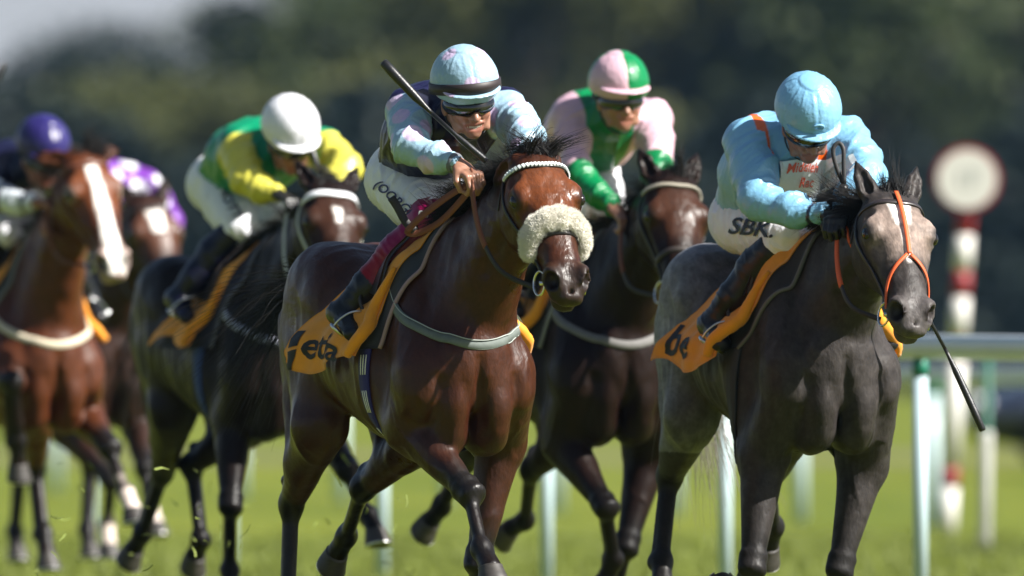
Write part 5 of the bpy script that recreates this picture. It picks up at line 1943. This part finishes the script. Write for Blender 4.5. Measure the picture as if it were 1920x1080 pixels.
# woodland behind the course
def leaf_mat(name, c1, c2):
    m = mat(name, c1, rough=.6, spec=.25)
    nt = m.node_tree
    b = nt.nodes['Principled BSDF']
    oi = nt.nodes.new('ShaderNodeNewGeometry')
    r = nt.nodes.new('ShaderNodeValToRGB')
    r.color_ramp.elements[0].color = (*c1, 1)
    r.color_ramp.elements[1].color = (*c2, 1)
    nt.links.new(oi.outputs['Random Per Island'], r.inputs['Fac'])
    nt.links.new(r.outputs[0], b.inputs['Base Color'])
    return m
LEAF = [leaf_mat('leaf_green', (.022, .036, .012), (.062, .080, .018)), leaf_mat('leaf_olive', (.036, .046, .012), (.094, .100, .022)), leaf_mat('leaf_dark', (.005, .012, .011), (.014, .026, .018))]
BARK = mat('bark', (.05, .04, .03), rough=.9, noise=(2, .3))

def crown_mesh(name, hgt, wid, n, seed, m, low=.12):
    rng = np.random.default_rng(seed)
    lobes = []
    for i in range(26):
        t = rng.random() ** .8
        z = hgt * (low + (.93 - low) * t)
        rr = wid * math.sqrt(max(0, 1 - ((t - .38) / .66) ** 2)) * rng.uniform(.45, .95)
        a = rng.random() * 2 * math.pi
        lobes.append((rr * math.cos(a), rr * math.sin(a), z, wid * rng.uniform(.26, .48)))
    lobes.append((0, 0, hgt * .9, wid * .35))
    L = np.array(lobes)
    pick = rng.integers(0, len(L), n)
    d = rng.normal(0, 1, (n, 3))
    d /= np.linalg.norm(d, axis=1, keepdims=True)
    rad = L[pick, 3] * (rng.random(n) ** .35)
    C = L[pick, :3] + d * rad[:, None] * np.array([1, 1, .78])
    s = rng.uniform(.11, .22, n)[:, None]
    a = nzr = rng.normal(0, 1, (n, 3))
    a = a / np.linalg.norm(a, axis=1, keepdims=True)
    b = np.cross(a, rng.normal(0, 1, (n, 3)))
    b = b / np.linalg.norm(b, axis=1, keepdims=True)
    V = np.stack([C - a * s, C + b * s * .6, C + a * s, C - b * s * .6], 1).reshape(-1, 3)
    return new_mesh(name, V, np.arange(n * 4).reshape(n, 4), m, smooth=False), L

def trunk_mesh(hgt, L, seed):
    rng = np.random.default_rng(seed)
    parts = [tube_geo([(0, 0, -.2), (.05, 0, hgt * .25), (.0, .1, hgt * .5), (.1, 0, hgt * .82)], [hgt * .032, hgt * .026, hgt * .018, hgt * .006], 10)]
    for i in range(9):
        l = L[rng.integers(0, len(L))]
        z = min(l[2] * .6, hgt * .55)
        parts.append(tube_geo(resample([(0, 0, z), (l[0] * .5, l[1] * .5, (z + l[2]) * .52), (l[0], l[1], l[2])], 6), np.linspace(hgt * .012, hgt * .003, 6), 6))
    V, F = join_geo(parts)
    return new_mesh('trunk', V, F, BARK)

KINDS = []
for i, (hg, wd, mi) in enumerate(((15.0, 5.2, 0), (13.0, 5.6, 1), (16.5, 5.4, 2), (12.0, 4.8, 0))):
    cmesh, L = crown_mesh('crown', hg, wd, 16000, 40 + i, LEAF[mi], low=.10)
    KINDS.append((cmesh, trunk_mesh(hg, L, i), hg))

TREE_SPOTS = [  # x, y, kind, scale, turn, label
    (-14.5, 330, 0, 0.55, .3, 'low green tree at the far left under the pale sky'),
    (-9.5, 345, 1, 0.64, 1.2, 'olive green tree left of the white capped jockey'),
    (-4.6, 352, 3, .92, 2.2, 'rounded tree rising above the white capped jockey'),
    (.2, 338, 1, 1.02, .7, 'tall olive tree behind the leading jockey'),
    (4.6, 346, 1, 1.05, 3.0, 'broad olive tree behind the pink and green jockey'),
    (9.4, 340, 3, 1.15, 4.1, 'leafy green tree between the two right hand jockeys'),
    (13.8, 350, 2, 1.05, 5.2, 'very dark tree behind the furlong marker'),
    (17.6, 344, 2, .95, 1.9, 'dark tree cut off by the right edge'),
    (-17.5, 372, 2, 0.61, .2, 'dark tree in the back row at the far left'),
    (-12.2, 385, 2, 0.68, 2.8, 'dark tree in the back row left of centre'),
    (-6.5, 392, 0, .98, 4.4, 'green tree in the back row near the sky gap'),
    (-1.5, 388, 2, 1.12, 3.3, 'tall dark tree in the back row behind the leading jockey'),
    (5.0, 395, 0, 1.25, .9, 'high green tree in the back row right of centre'),
    (11.5, 390, 0, 1.30, 1.4, 'high green tree in the back row behind the grey horse'),
    (18.0, 395, 2, 1.20, 2.4, 'high dark tree in the back row at the right'),
    (2.2, 412, 2, 1.30, 5.5, 'tall dark tree at the very back between leading and pink jockeys'),
    (8.3, 410, 2, 1.42, .4, 'tallest dark tree at the very back left of the grey horse'),
    (15.0, 415, 2, 1.45, 3.7, 'tallest dark tree at the very back above the furlong marker'),
]
for x, y, k, s, a, lab in TREE_SPOTS:
    cm_, tm_, hg = KINDS[k]
    e = bpy.data.objects.new('tree', None)
    COL.objects.link(e)
    e.location = (x, y, 0)
    e.rotation_euler = (0, 0, a)
    e.scale = (1, 1, s)
    e['label'] = lab
    e['category'] = 'tree'
    e['group'] = 'trees of the wood behind the course'
    for nm, me in (('crown', cm_), ('trunk', tm_)):
        o = bpy.data.objects.new(nm, me)
        COL.objects.link(o)
        o.parent = e

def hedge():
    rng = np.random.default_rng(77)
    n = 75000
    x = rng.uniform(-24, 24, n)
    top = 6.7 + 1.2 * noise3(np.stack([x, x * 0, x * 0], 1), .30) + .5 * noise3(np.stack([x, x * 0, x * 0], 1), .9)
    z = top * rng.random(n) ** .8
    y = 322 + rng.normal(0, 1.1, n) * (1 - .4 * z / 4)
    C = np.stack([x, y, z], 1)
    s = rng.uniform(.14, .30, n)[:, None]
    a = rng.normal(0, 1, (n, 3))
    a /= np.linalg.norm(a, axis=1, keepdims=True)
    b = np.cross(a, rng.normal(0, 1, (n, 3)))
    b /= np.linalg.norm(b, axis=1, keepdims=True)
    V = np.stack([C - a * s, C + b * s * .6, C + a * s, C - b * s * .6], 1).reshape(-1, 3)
    o = struct('hedge', V, np.arange(n * 4).reshape(n, 4), leaf_mat('leaf_shade', (.006, .014, .013), (.016, .028, .022)), 'stuff')  # shade at the wood's foot is painted into these near-black leaf colours
    o['label'] = 'undergrowth along the foot of the wood, shade painted into its dark leaves'
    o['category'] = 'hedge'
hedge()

# the hazy air between the course and the wood
def haze():
    V, F = box_geo((0, 215, 24), (60, 240, 25.5))
    m = bpy.data.materials.new('hazy_air')
    m.use_nodes = True
    nt = m.node_tree
    nt.nodes.remove(nt.nodes['Principled BSDF'])
    v = nt.nodes.new('ShaderNodeVolumePrincipled')
    v.inputs['Color'].default_value = (.35, .62, 1.0, 1)
    v.inputs['Density'].default_value = .00008
    v.inputs['Anisotropy'].default_value = .2
    nt.links.new(v.outputs[0], nt.nodes['Material Output'].inputs['Volume'])
    o = struct('haze', V, F, m, 'stuff')
    o['label'] = 'thin summer haze over the course'
    o['category'] = 'haze'
haze()

# ------------------------------------------------------------------ the six pairs of horse and rider
def arr(d):
    keys = ('pol', 'elb', 'kne', 'fet', 'toe', 'sti', 'hoc', 'feh', 'toh', 'nec')
    return {k: (np.array(v, float) if (k[:3] in keys or k == 'muzzle') else v) for k, v in d.items()}

def pick_spots(V, ok, gap, seed, n=60):
    rng = np.random.default_rng(seed)
    idx = np.nonzero(ok)[0]
    out = []
    for i in rng.permutation(idx)[:4000]:
        if all(np.linalg.norm(V[i] - c) > gap for c in out):
            out.append(V[i])
            if len(out) >= n:
                break
    return np.array(out)

def spot_mask(V, cs, rad):
    if not len(cs):
        return np.zeros(len(V))
    d = np.min(np.stack([np.linalg.norm(V - c, axis=1) for c in cs]), axis=0)
    return smooth01((rad - d) / .005 + .5)

NAVY = srgb(22, 20, 52)
LBLUE = tuple(.66 * c for c in srgb(172, 208, 230))
LILAC = tuple(.66 * c for c in srgb(226, 206, 240))
SKY = tuple(.66 * c for c in srgb(142, 202, 240))
ORANGE = srgb(214, 92, 22)
PINK = tuple(.66 * c for c in srgb(240, 198, 214))
EMER = tuple(.66 * c for c in srgb(0, 138, 78))
GREEN4 = tuple(.66 * c for c in srgb(0, 150, 104))
YELL = tuple(.66 * c for c in srgb(236, 228, 92))
WHITE = (.72, .72, .76)
PURP = tuple(.66 * c for c in srgb(130, 62, 178))

def silks1(i):
    V = i['V']
    c = np.tile(np.array(NAVY), (len(V), 1))
    c = mixcol(c, LBLUE, i['arm'])
    cs = pick_spots(V, (i['arm'] > .9) & (i['tarm'] < .93), .115, 3)
    return mixcol(c, LILAC, spot_mask(V, cs, .040) * i['arm'])

def cap1(i):
    V = i['V']
    c = np.tile(np.array(LBLUE), (len(V), 1))
    cs = pick_spots(V, np.ones(len(V), bool), .10, 5)
    return mixcol(c, LILAC, spot_mask(V, cs, .030))

def silks2(i):
    V = i['V']
    c = np.tile(np.array(SKY), (len(V), 1))
    d, t = seg_dist(V, i['nck'] - i['back'] * .02, i['nck'] + V3(.05, 0, 0))
    rr = np.linalg.norm((V - i['nck'])[:, 1:2], axis=1)
    w = smooth01((.022 - np.abs(rr - .115)) / .004 + .5) * (np.linalg.norm(V - i['nck'], axis=1) < .27) * (i['arm'] < .5)
    c = mixcol(c, ORANGE, w)
    w = (i['arm'] > .5) * ((np.abs(i['tarm'] - .93) < .014) * 1.0)
    return mixcol(c, (.02, .02, .05), w)

def silks3(i):
    V = i['V']
    c = np.tile(np.array(PINK), (len(V), 1))
    w = smooth01((.105 - np.abs((V - i['nck'])[:, 1])) / .006 + .5) * (i['arm'] < .5)
    c = mixcol(c, EMER, w)
    c = mixcol(c, EMER, (i['arm'] > .5) * smooth01((i['tarm'] - .50) / .01))
    return c

def silks4(i):
    c = np.tile(np.array(GREEN4), (len(i['V']), 1))
    return mixcol(c, YELL, i['arm'])

def silks5(i):
    c = np.tile(np.array(srgb(18, 18, 44)), (len(i['V']), 1))
    w = i['arm'] * (i['tarm'] > .42)
    c = mixcol(c, (.62, .66, .70), w)
    return mixcol(c, srgb(18, 18, 44), i['arm'] * ((np.abs(i['tarm'] - .90) < .02) | (np.abs(i['tarm'] - .62) < .03)))

def silks6(i):
    V = i['V']
    c = np.tile(np.array(PURP), (len(V), 1))
    cs = pick_spots(V, np.ones(len(V), bool), .125, 8, 120)
    return mixcol(c, WHITE, spot_mask(V, cs, .048))

def plain(col):
    return lambda i: np.tile(np.array(col), (len(i['V']), 1))

def cap3(i):
    q = np.floor((i['ang'] + math.pi) / (math.pi / 2) + .0).astype(int) % 2
    c = np.tile(np.array(PINK), (len(i['V']), 1))
    return mixcol(c, EMER, (q == 0) * 1.0)

def cap6(i):
    V = i['V']
    c = np.tile(np.array(PURP), (len(V), 1))
    return mixcol(c, WHITE, spot_mask(V, pick_spots(V, np.ones(len(V), bool), .10, 5), .030))

BLACK = (.008, .008, .009)
H_CFG = {
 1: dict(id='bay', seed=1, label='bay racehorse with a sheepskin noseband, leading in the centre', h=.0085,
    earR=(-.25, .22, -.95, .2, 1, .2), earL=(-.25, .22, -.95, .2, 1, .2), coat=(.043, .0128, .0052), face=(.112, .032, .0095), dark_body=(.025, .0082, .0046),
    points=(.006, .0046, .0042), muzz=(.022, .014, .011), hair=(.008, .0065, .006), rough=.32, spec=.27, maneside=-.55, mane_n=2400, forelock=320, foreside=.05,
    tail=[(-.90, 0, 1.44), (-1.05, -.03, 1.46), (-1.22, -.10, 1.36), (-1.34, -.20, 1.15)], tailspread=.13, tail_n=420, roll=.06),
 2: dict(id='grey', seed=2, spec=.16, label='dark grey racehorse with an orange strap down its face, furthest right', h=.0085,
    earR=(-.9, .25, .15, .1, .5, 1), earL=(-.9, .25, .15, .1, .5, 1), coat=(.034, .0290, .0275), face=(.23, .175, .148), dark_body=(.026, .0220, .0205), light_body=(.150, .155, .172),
    points=(.012, .0105, .010), muzz=(.075, .066, .064), hair=(.006, .0055, .0055), rough=.46, mott=.30, hs=1.28, manelen=1.1, mane0=.50, manelift=.20, white=[(.070, .19, .046, .030), (.19, .36, .014, .008)], maneside=-.55, mane_n=3600, forelock=140, foreside=.0,
    tail=[(-.90, 0, 1.44), (-1.02, .02, 1.40), (-1.05, .06, 1.05), (-1.02, .10, .72)], tailcol=(.22, .20, .17), tailspread=.09, roll=-.02),
 3: dict(id='brown', seed=3, spec=.13, label='dark brown racehorse with a beaded browband, half hidden behind the leader', h=.010,
    earR=(-.9, .3, .0, .1, .6, 1), earL=(-.9, .3, .0, .1, .6, 1), coat=(.0105, .0050, .0036), face=(.042, .0165, .009),
    points=(.005, .004, .0038), muzz=(.03, .019, .014), hair=(.008, .007, .006), rough=.34, maneside=-.6, mane_n=420, forelock=100,
    tail=[(-.90, 0, 1.44), (-1.05, 0, 1.42), (-1.2, .0, 1.2), (-1.25, 0, .9)]),
 4: dict(id='seal', seed=4, spec=.13, label='near-black racehorse with white browband and small star', h=.011,
    earR=(-.85, .35, -.1, .1, .5, 1), earL=(-.85, .35, -.1, .1, .5, 1), coat=(.0090, .0050, .0040), face=(.036, .015, .009),
    points=(.005, .004, .0038), muzz=(.06, .035, .027), hair=(.007, .006, .0055), rough=.34, white=[(.15, .225, .020, .012)], maneside=-.5, mane_n=420, forelock=100,
    tail=[(-.90, 0, 1.44), (-1.05, 0, 1.42), (-1.2, .0, 1.2), (-1.25, 0, .9)]),
 5: dict(id='chestnut_bay', seed=5, label='bright bay racehorse with a broad white blaze, furthest left', h=.012,
    earR=(-.35, .8, -.3, .3, .2, 1), earL=(-.35, .8, -.3, .3, .2, 1), coat=(.070, .020, .0068), face=(.13, .038, .012),
    points=(.007, .0055, .005), muzz=(.30, .22, .19), hair=(.010, .008, .007), rough=.36, white=[(.06, .62, .026, .042)], sock=('fetL',), maneside=-.5, mane_n=420, forelock=200,
    tail=[(-.90, 0, 1.44), (-1.05, 0, 1.42), (-1.2, .0, 1.2), (-1.25, 0, .9)]),
 6: dict(id='dun_bay', seed=6, label='bay racehorse with a large white star, behind the blazed horse', h=.012,
    earR=(-.9, .3, .0, .1, .6, 1), earL=(-.9, .3, .0, .1, .6, 1), coat=(.026, .010, .006), face=(.085, .033, .018),
    points=(.007, .0055, .005), muzz=(.10, .05, .036), hair=(.010, .008, .007), rough=.38, white=[(.09, .22, .040, .034)], sock=('fetR', 'fetL'), maneside=-.5, mane_n=300, forelock=80,
    tail=[(-.90, 0, 1.44), (-1.05, 0, 1.42), (-1.2, .0, 1.2), (-1.25, 0, .9)]),
}
J_CFG = {
 1: dict(id='spots', seed=1, label='grimacing jockey in navy silks with spotted pale blue sleeves and cap', h=.005, face=(.95, -.06, -.24), tilt=-.12, arm0=.02, hscale=1.13, helm=1.05, peak=.066, silks=silks1, cap=cap1, cuff=(.12, .13, .15),
    grin=1.0, band=((.020, .012, .013), .040), boots=[(.42, srgb(128, 8, 68)), (.66, srgb(128, 14, 22)), (1, BLACK)], boot0=.0,
    handR=((.72, .38, -.50), (.35, .30, -.9), (.3, -.8, -.5)),
    prints=[dict(s='(OORGI', size=.048, shear=.2, c=(.08, -.085, 1.79), r=(.26, .70, -.66), n=(.937, -.35, 0), on='KF', ink=('navy', srgb(26, 28, 86))),
            dict(s='es', size=.045, shear=.1, c=(.33, -.06, 1.74), r=(.3, .95, 0), u=(.2, 0, 1), on='KF', ink=('white', (.7, .66, .7)), off=.016)]),
 2: dict(id='sky', seed=2, label='jockey in sky blue silks with orange yoke, head bowed, on the grey horse', h=.005, face=(.80, -.02, -.62), tilt=-.06, silks=silks2, cap=plain(SKY), gloves=True, bow=SKY, skin=(.36, .19, .13),
    boots=[(1, BLACK)], boot0=.24, blouse=1.06, armk=1.1,
    prints=[dict(s='SBK.', size=.088, shear=.28, c=(.12, -.150, 1.685), r=(.309, .951, -.12), n=(.951, -.309, 0), on='KF', ink=('navy_black', srgb(18, 20, 40))),
            dict(rect=(.135, .052), c=(.37, -.02, 1.862), r=(.05, 1, .10), u=(-.2, -.1, 1), on='JF', ink=('panel', (.70, .76, .78)), off=.010),
            dict(s='Middleh', size=.042, shear=.15, c=(.38, -.06, 1.885), r=(.05, 1, .10), u=(-.2, -.1, 1), on='JF', ink=('red', srgb(222, 96, 70)), off=.015),
            dict(s='Rac', size=.042, shear=.15, c=(.36, -.03, 1.838), r=(.05, 1, .10), u=(-.2, -.1, 1), on='JF', ink=('red', srgb(222, 96, 70)), off=.015)]),
 3: dict(id='pink', seed=3, label='jockey in pink and emerald silks with quartered cap', h=.006, face=(.97, -.05, -.12), tilt=-.03, silks=silks3, armk=.88, cap=cap3, peakcol=plain(PINK), boots=[(1, BLACK)], boot0=.2, grin=.3),
 4: dict(id='white_cap', seed=4, label='jockey in green silks with yellow sleeves and a white cap', h=.0075, face=(.85, .0, -.52), tilt=-.06, silks=silks4, cap=plain(WHITE), gloves=True, boots=[(1, srgb(14, 14, 34))], boot0=.16, skin=(.34, .17, .12),
    prints=[dict(s='OXSHOTT', size=.060, shear=.1, c=(0, -.056, 1.90), r=(.2, .45, -.85), n=(.94, -.342, 0), on='KF', ink=('navy', srgb(26, 28, 86)))]),
 5: dict(id='navy_cap', seed=5, label='jockey in dark navy silks and navy cap at the left edge', h=.009, face=(.90, .12, -.40), silks=silks5, cap=plain(srgb(40, 34, 92)), boots=[(1, BLACK)], boot0=.2, skin=(.40, .18, .12)),
 6: dict(id='purple', seed=6, label='jockey in purple silks with white spots, mostly hidden by the blazed horse', h=.009, face=(.90, .0, -.40), silks=silks6, cap=cap6, boots=[(1, BLACK)], boot0=.2),
}
OR = srgb(205, 88, 40)
T_CFG = {
 1: dict(seed=1.0, pad=(.030, .032, .040), bind=(.30, .20, .22), girth=srgb(34, 30, 96), stripes=True, breast=(.115, .135, .125), breast_edge=(.33, .36, .34), leather=(.012, .010, .010), brow=(.02, .02, .02), beads=(.72, .78, .78), rein=(.014, .011, .010), rein_grip=(.16, .050, .022),
    text='etfa', tx=.07, tph=1.62, arrow=-.20, trot=-.03, tsize=.125, noseband=(.014, .011, .010)),
 2: dict(seed=2.3, pad=(.014, .014, .016), bind=(.10, .10, .11), girth=(.02, .02, .025), leather=(.014, .011, .011), brow=(.022, .016, .016), rein=(.014, .011, .010), rein_grip=OR, cheeker=OR, text='be', tx=-.02, tph=1.58, trot=-.12, tsize=.14, flare=.05, pf=(.58, .34), cl=(.50, .30, .05, -.22)),
 3: dict(seed=3.1, cl=(.44, .33, .08, -.10), drop=1.6, rear=.02, pad=(.02, .02, .022), bind=(.2, .2, .2), breast=(.13, .125, .12), leather=(.016, .012, .011), brow=(.05, .04, .03), beads=(.34, .31, .25), brow_w=.014, rein_grip=(.13, .035, .015), noseband=(.03, .022, .018)),
 4: dict(seed=4.2, cl=(.44, .33, .08, -.08), drop=1.55, rear=.02, pad=(.012, .012, .03), bind=(.1, .1, .14), girth=srgb(40, 60, 110), breast=(.28, .29, .36), leather=(.30, .31, .31), brow=(.75, .76, .78), brow_w=.034, rein=(.45, .46, .42), noseband=(.35, .35, .34), cheek=(.45, .47, .42)),
 5: dict(seed=5.2, cl=(.44, .33, .08, -.08), drop=1.5, rear=.02, pad=(.02, .02, .022), bind=(.2, .2, .2), breast=(.55, .48, .36), leather=(.10, .032, .014), brow=(.11, .035, .016), rein_grip=(.13, .035, .015)),
 6: dict(seed=6.2, cl=(.44, .33, .08, -.08), drop=1.5, rear=.02, pad=(.02, .02, .022), bind=(.2, .2, .2), leather=(.02, .015, .012), brow=(.02, .015, .012)),
}
NICK = {1: 'leading bay horse', 2: 'dark grey horse', 3: 'dark brown horse behind the leader', 4: 'near-black horse with white browband', 5: 'bay horse with white blaze', 6: 'bay horse with white star at far left'}
TL = {1: dict(pad='dark grey pad with pinkish binding on the leading bay horse', cloth='orange cloth lettered in black under the maroon booted jockey', breast='grey green breast strap across the leading bay horse', bridle='black bridle with white beaded browband on the leading bay horse', girth='blue girth with white stripes under the leading bay horse'),
      2: dict(bridle='black bridle with an orange face strap on the dark grey horse', cloth='crumpled orange lettered cloth under the sky blue jockey', pad='black pad with grey edge on the dark grey horse'),
      4: dict(bridle='white bridle and browband on the near-black horse')}
HORSES, RIDERS = {}, {}
for n in (1, 2, 3, 4, 5, 6):
    ps = POSES[n]
    H = arr({**{k: v for k, v in ps.items() if k != 'rider'}, **H_CFG[n]})
    HORSES[n] = H
    build_horse(H, H['h'])
    R = {**ps['rider'], **J_CFG[n]}
    r = build_rider(R, H['frame'], R['h'])
    RIDERS[n] = r
    G = dict(T_CFG[n])
    tl = TL.get(n, {})
    G['pad_label'] = tl.get('pad', 'dark saddle pad on the ' + NICK[n])
    G['cloth_label'] = tl.get('cloth', 'orange saddle cloth on the ' + NICK[n])
    G['saddle_label'] = 'small black racing saddle on the ' + NICK[n]
    G['girth_label'] = tl.get('girth', 'girth strap under the ' + NICK[n])
    G['breast_label'] = tl.get('breast', 'pale breast strap across the ' + NICK[n])
    G['bridle_label'] = tl.get('bridle', 'bridle on the ' + NICK[n])
    saddle_gear(H, r, G)
    H['hands'] = bridle(H, r, G)
    if n == 1:
        sheepskin(H)
    H['F'] = None

# ------------------------------------------------------------------ whips and loose straps
FLAP = [(0, .012), (.01, .017), (.10, .0185), (.34, .016), (.42, .0105), (.46, .0085), (.50, .008, 1), (.72, .008), (.76, .0115), (.97, .0125), (1, .010)]
SLIM = [(0, .010), (.01, .0135), (.12, .0145), (.36, .0125), (.42, .0085), (.46, .007), (.50, .0065, 1), (.80, .0065), (.85, .010), (1, .010)]
for n, (nm, lab, a, b, pr) in EXTRA['whips'].items():
    whip('whip', lab, POSES[int(n[0])]['frame'], a, b, {'f': FLAP, 's': SLIM}[pr])
def loose_straps():
    fr = POSES[2]['frame']
    L = EXTRA['loop']
    T = Thing('wrist_loop', 'black looped strap standing up above the sky blue jockey\'s hands', 'strap', fr, L[0])
    V, F = tube_geo(resample(L[:3], 10), [.016, .019, .021, .021, .020, .018, .019, .021, .018, .012], 12)
    T.part('grip', V, F, mat('whip_0.011', (.01, .01, .011), rough=.4))
    lp = resample(L[2:], 26)
    V, F = strap_geo(lp, np.tile(V3(.9, -.3, .1), (26, 1)), .016, .003)
    T.part('loop', V, F, mat('strap_black', (.01, .01, .011)))
    B = HORSES[1]['bridle']
    lp = resample(EXTRA['rein1'], 30)
    V, F = strap_geo(lp, np.tile(V3(.75, -.45, .35), (30, 1)), .026, .0035)
    lo = B.part('rein_loop', V, F, mat('grip_bay', (.16, .05, .022)))
    V, F = strap_geo(resample(EXTRA['rein2'], 10), np.tile(V3(.75, -.45, .35), (10, 1)), .030, .005)
    B.part('rein_buckle_strap', V, F, mat('rein_bay', (.014, .011, .010)), parent=lo)
loose_straps()
